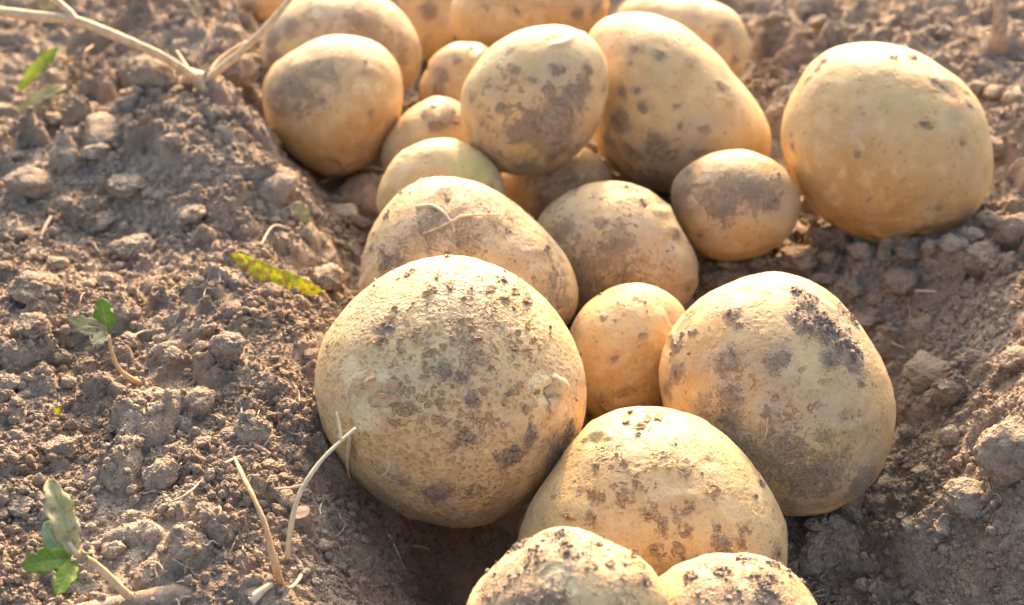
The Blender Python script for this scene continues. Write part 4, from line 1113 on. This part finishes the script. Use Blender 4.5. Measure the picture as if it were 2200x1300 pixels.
# single roots and straws
SINGLE = [
 ([(518,981),(480,1000),(440,1030),(400,1065),(352,1088)], .0005, M_ROOT, 'long thin root arching over the lower left bank', 'root'),
 ([(580,985),(562,972),(545,962)], .0013, M_BARK, 'short dusty root stub left of the largest potato', 'root'),
 ([(625,1190),(645,1215),(650,1235),(632,1262),(618,1268)], .0009, M_ROOT, 'curled flat root at base of pale greenish twig', 'root'),
 ([(540,1300),(560,1280),(585,1262)], .0016, M_ROOT, 'stubby root at bottom edge under the orange-brown twig', 'root'),
 ([(555,212),(585,222),(603,210)], .0014, M_ROOT, 'short crooked root poking out beside the left round potato', 'root'),
 ([(345,715),(310,722),(270,735)], .0006, M_ROOT, 'flat straw near the seedling', 'straw'),
 ([(110,470),(95,500),(88,520)], .0010, M_ROOT, 'bent straw on left bank above the rounded clod', 'straw'),
 ([(105,562),(101,590),(98,615)], .0008, M_PALE, 'upright grass straw in front of the left rounded clod', 'straw'),
 ([(625,495),(590,515),(560,530)], .0006, M_ROOT, 'slanting straw behind the lime green leaf', 'straw'),
 ([(830,372),(760,385),(690,396)], .0012, M_ROOT, 'long straw lying by the pale half buried potato', 'straw'),
 ([(1935,628),(1975,628),(2012,630)], .0008, M_ROOT, 'straight straw on the shaded right bank', 'straw'),
 ([(1885,720),(1915,738),(1945,752)], .0007, M_ROOT, 'thin curved straw right of the soil-caked potato', 'straw'),
 ([(2032,868),(2040,852),(2075,850)], .0006, M_PALE, 'small white hooked root on the right bank', 'root'),
 ([(2095,1120),(2115,1105),(2130,1090)], .0012, M_BARK, 'short brown stick below the pale half buried lump', 'stick'),
 ([(1990,1170),(2015,1168),(2035,1163)], .0008, M_BARK, 'short straw on the lower right slope', 'straw'),
 ([(860,1185),(890,1183),(922,1182)], .0008, M_ROOT, 'short straw lying in the dark hollow', 'straw'),
 ([(835,1150),(850,1185),(872,1230)], .0007, M_ROOT, 'slanting root on wall of the dark hollow', 'root'),
]
for k, (pp, r, mat, lab, cat) in enumerate(SINGLE):
    P = [soilpt(*q, r * 0.9) for q in pp]
    if cat == 'straw' or len(P) < 4:
        A, Z_ = P[0], P[-1]
        mid_ = [A + (Z_ - A) * i / (len(P) - 1) for i in range(len(P))]
        P = [np.array([q[0], q[1], max(q[2], m_[2])]) for q, m_ in zip(P, mid_)]
    o = tube(cat, P, r, r * 0.6, mat, sides=6, seed=60 + k)
    tag(o, lab, cat)

# roots that cling to potatoes (parts of them)
def cling(key, pts, r, mat=M_ROOT, lift=0.0008, seed=0):
    p = next(q for q in POTATOES if q['key'] == key)
    P = []
    for px, py in pts:
        dd = ray(px, py)
        ts = np.linspace(p['dist'] - p['rm'] * 1.4, p['dist'] + p['rm'] * .3, 500)
        Q = CAM + dd[None] * ts[:, None]
        s_ = inside_potato(p, Q)
        k = int(np.argmax(s_ < 1.0)) if (s_ < 1).any() else int(np.argmin(s_))
        n_ = (Q[k] - p['cen']) / np.linalg.norm(Q[k] - p['cen'])
        P.append(Q[k] + n_ * lift)
    C_ = catmull(P, 7)
    V, F = tube_arrays(C_, r, r * .5, 6, .15, seed)
    o = link('root_hair', mesh_from('root_hair', V - p['cen'], F, mat), p['obj'])
    return o

cling('P5', [(895,447),(930,445),(955,460),(970,478),(990,468),(1030,464),(1070,464)], .0008, seed=1)
cling('P5', [(970,478),(945,490),(912,504)], .0005, M_PALE, seed=2)
cling('P5', [(970,476),(976,492),(976,506)], .0005, seed=3)
cling('P1', [(838,985),(838,1000),(830,1015),(815,1022)], .0007, M_PALE, seed=4)
cling('P1', [(757,935),(752,970),(751,1005),(757,1030)], .0009, seed=5)
cling('P1', [(885,790),(893,802),(898,810)], .0003, M_PALE, seed=6)
cling('P1', [(815,622),(813,610),(808,602)], .0003, seed=7)
cling('P3', [(1650,895),(1649,915),(1645,935),(1642,945)], .0004, seed=8)
cling('P7', [(1488,420),(1495,432),(1503,438)], .0007, M_PALE, seed=9)
cling('P2', [(1285,1000),(1286,1008)], .0008, M_DEADWOOD, seed=10)

# curled flakes of corky scab and torn skin: small real sheets on the skin (parts of the potato)
M_FLAKE = plain_material('scab_flake', (0.38, 0.245, 0.13), (0.58, 0.41, 0.23), 900, 0.85, 0.15, bump=0.0006)
M_TORN = plain_material('torn_skin', (0.62, 0.43, 0.24), (0.74, 0.58, 0.34), 500, 0.7, 0.25, bump=0.0004)


def surface_points(p, pix):
    d_ = np.array([ray(*q) for q in pix])
    ts = np.linspace(p['dist'] - p['rm'] * 1.4, p['dist'] + p['rm'] * .3, 700)
    Q = CAM + d_[:, None, :] * ts[None, :, None]
    s_ = inside_potato(p, Q.reshape(-1, 3)).reshape(len(pix), -1)
    k = np.where((s_ < 1).any(1), np.argmax(s_ < 1, 1), np.argmin(s_, 1))
    return Q[np.arange(len(pix)), k]


def skin_flake(key, px, py, rx, ry, lift, mat, name, seed):
    p = next(q for q in POTATOES if q['key'] == key)
    g = np.random.default_rng(seed)
    nr, na = 3, 11
    ang0 = g.uniform(0, 6.28)
    wob = 1 + 0.30 * np.sin(np.arange(na) * 2.4 + ang0) * g.random(na) + 0.25 * g.normal(size=na)
    wob = np.clip(wob, .45, 1.5)
    pix, hh = [(px, py)], [0.2]
    curl = g.uniform(0, 6.28)
    for i in range(1, nr + 1):
        for j in range(na):
            a_ = j / na * 6.2832
            f_ = i / nr * wob[j]
            pix.append((px + rx * f_ * math.cos(a_), py + ry * f_ * math.sin(a_)))
            hh.append(0.2 + (i / nr) ** 2 * (0.5 + 0.5 * math.cos(a_ - curl)) * g.uniform(.6, 1.3))
    S = surface_points(p, pix)
    N_ = S - p['cen']; N_ /= np.linalg.norm(N_, axis=1)[:, None]
    disp_ = p['skin']; L_ = S - p['cen']
    off_ = np.array([disp_[1][int(np.argmin(((disp_[0] - q) ** 2).sum(1)))] for q in L_])
    S = S + N_ * off_[:, None]
    V = S + N_ * (np.array(hh)[:, None] * lift)
    F = [(0, 1 + j, 1 + (j + 1) % na) for j in range(na)]
    for i in range(nr - 1):
        for j in range(na):
            a_, b_ = 1 + i * na + j, 1 + i * na + (j + 1) % na
            F += [(a_, a_ + na, b_ + na), (a_, b_ + na, b_)]
    o = link(name, mesh_from(name, V - p['cen'], np.array(F), mat), p['obj'])
    md = o.modifiers.new('thickness', 'SOLIDIFY'); md.thickness = 0.00022
    return o


fs = 0
for key, lst, per, rr_ in (('P2', [q for q in POTATOES if q['key'] == 'P2'][0]['scab'], 2, 8), ('P1', [q for q in POTATOES if q['key'] == 'P1'][0]['scab'], 7, 9), ('P20', [(1290,1190,60,1),(1350,1215,60,1)], 5, 7)):
    gq = np.random.default_rng(77)
    for px, py, r, s_ in lst:
        for _ in range(per):
            fs += 1
            a_ = gq.uniform(0, 6.28); q_ = r * 0.8 * math.sqrt(gq.random())
            skin_flake(key, px + q_ * math.cos(a_), py + q_ * math.sin(a_), rr_ * gq.uniform(.5, 1.3), rr_ * gq.uniform(.4, .9), .0008, M_FLAKE, 'scab_flake', 2000 + fs)
for px, py, rx, ry, l_ in ((796, 812, 26, 20, .0026), (826, 858, 30, 18, .0020), (842, 832, 16, 14, .0016), (1196, 830, 20, 24, .0005), (1190, 868, 18, 16, .0005)):
    fs += 1
    o = skin_flake('P1', px, py, rx, ry, l_, M_TORN, 'torn_skin', 3000 + fs)
    o['label'] = 'curled scrap of torn potato skin'

# hair-fine roots nobody could count
g = np.random.default_rng(11)
vv, ff, off = [], [], 0
spots = [(g.uniform(300, 760), g.uniform(850, 1290)) for _ in range(46)] + [(g.uniform(1700, 1800), g.uniform(1120, 1290)) for _ in range(12)] \
      + [(g.uniform(0, 700), g.uniform(350, 850)) for _ in range(26)] + [(g.uniform(1800, 2190), g.uniform(550, 1250)) for _ in range(14)]
for px, py in spots:
    ang = g.uniform(0, 6.28); L = g.uniform(20, 70)
    pts, x_, y_ = [], px, py
    for i in range(5):
        pts.append(soilpt(x_, y_, 0.0005 + 0.0025 * math.sin(math.pi * i / 4) * g.random()))
        ang += g.uniform(-.7, .7); x_ += math.cos(ang) * L / 4; y_ += math.sin(ang) * L / 5
    pts = [q for i, q in enumerate(pts) if i == 0 or np.linalg.norm(q - pts[i - 1]) < 0.02]
    if len(pts) < 3: continue
    if any((inside_potato(q, np.array(pts)) < 1.03).any() for q in POTATOES): continue
    V, F = tube_arrays(catmull(pts, 5), .00036, .0002, 5, .1, 0)
    vv.append(V); ff.append(F + off); off += len(V)
o = link('root_fibres', mesh_from('root_fibres', np.vstack(vv), np.vstack(ff), M_ROOT))
tag(o, 'hair-fine pale root fibres tangled in the soil', 'root fibres', kind='stuff')
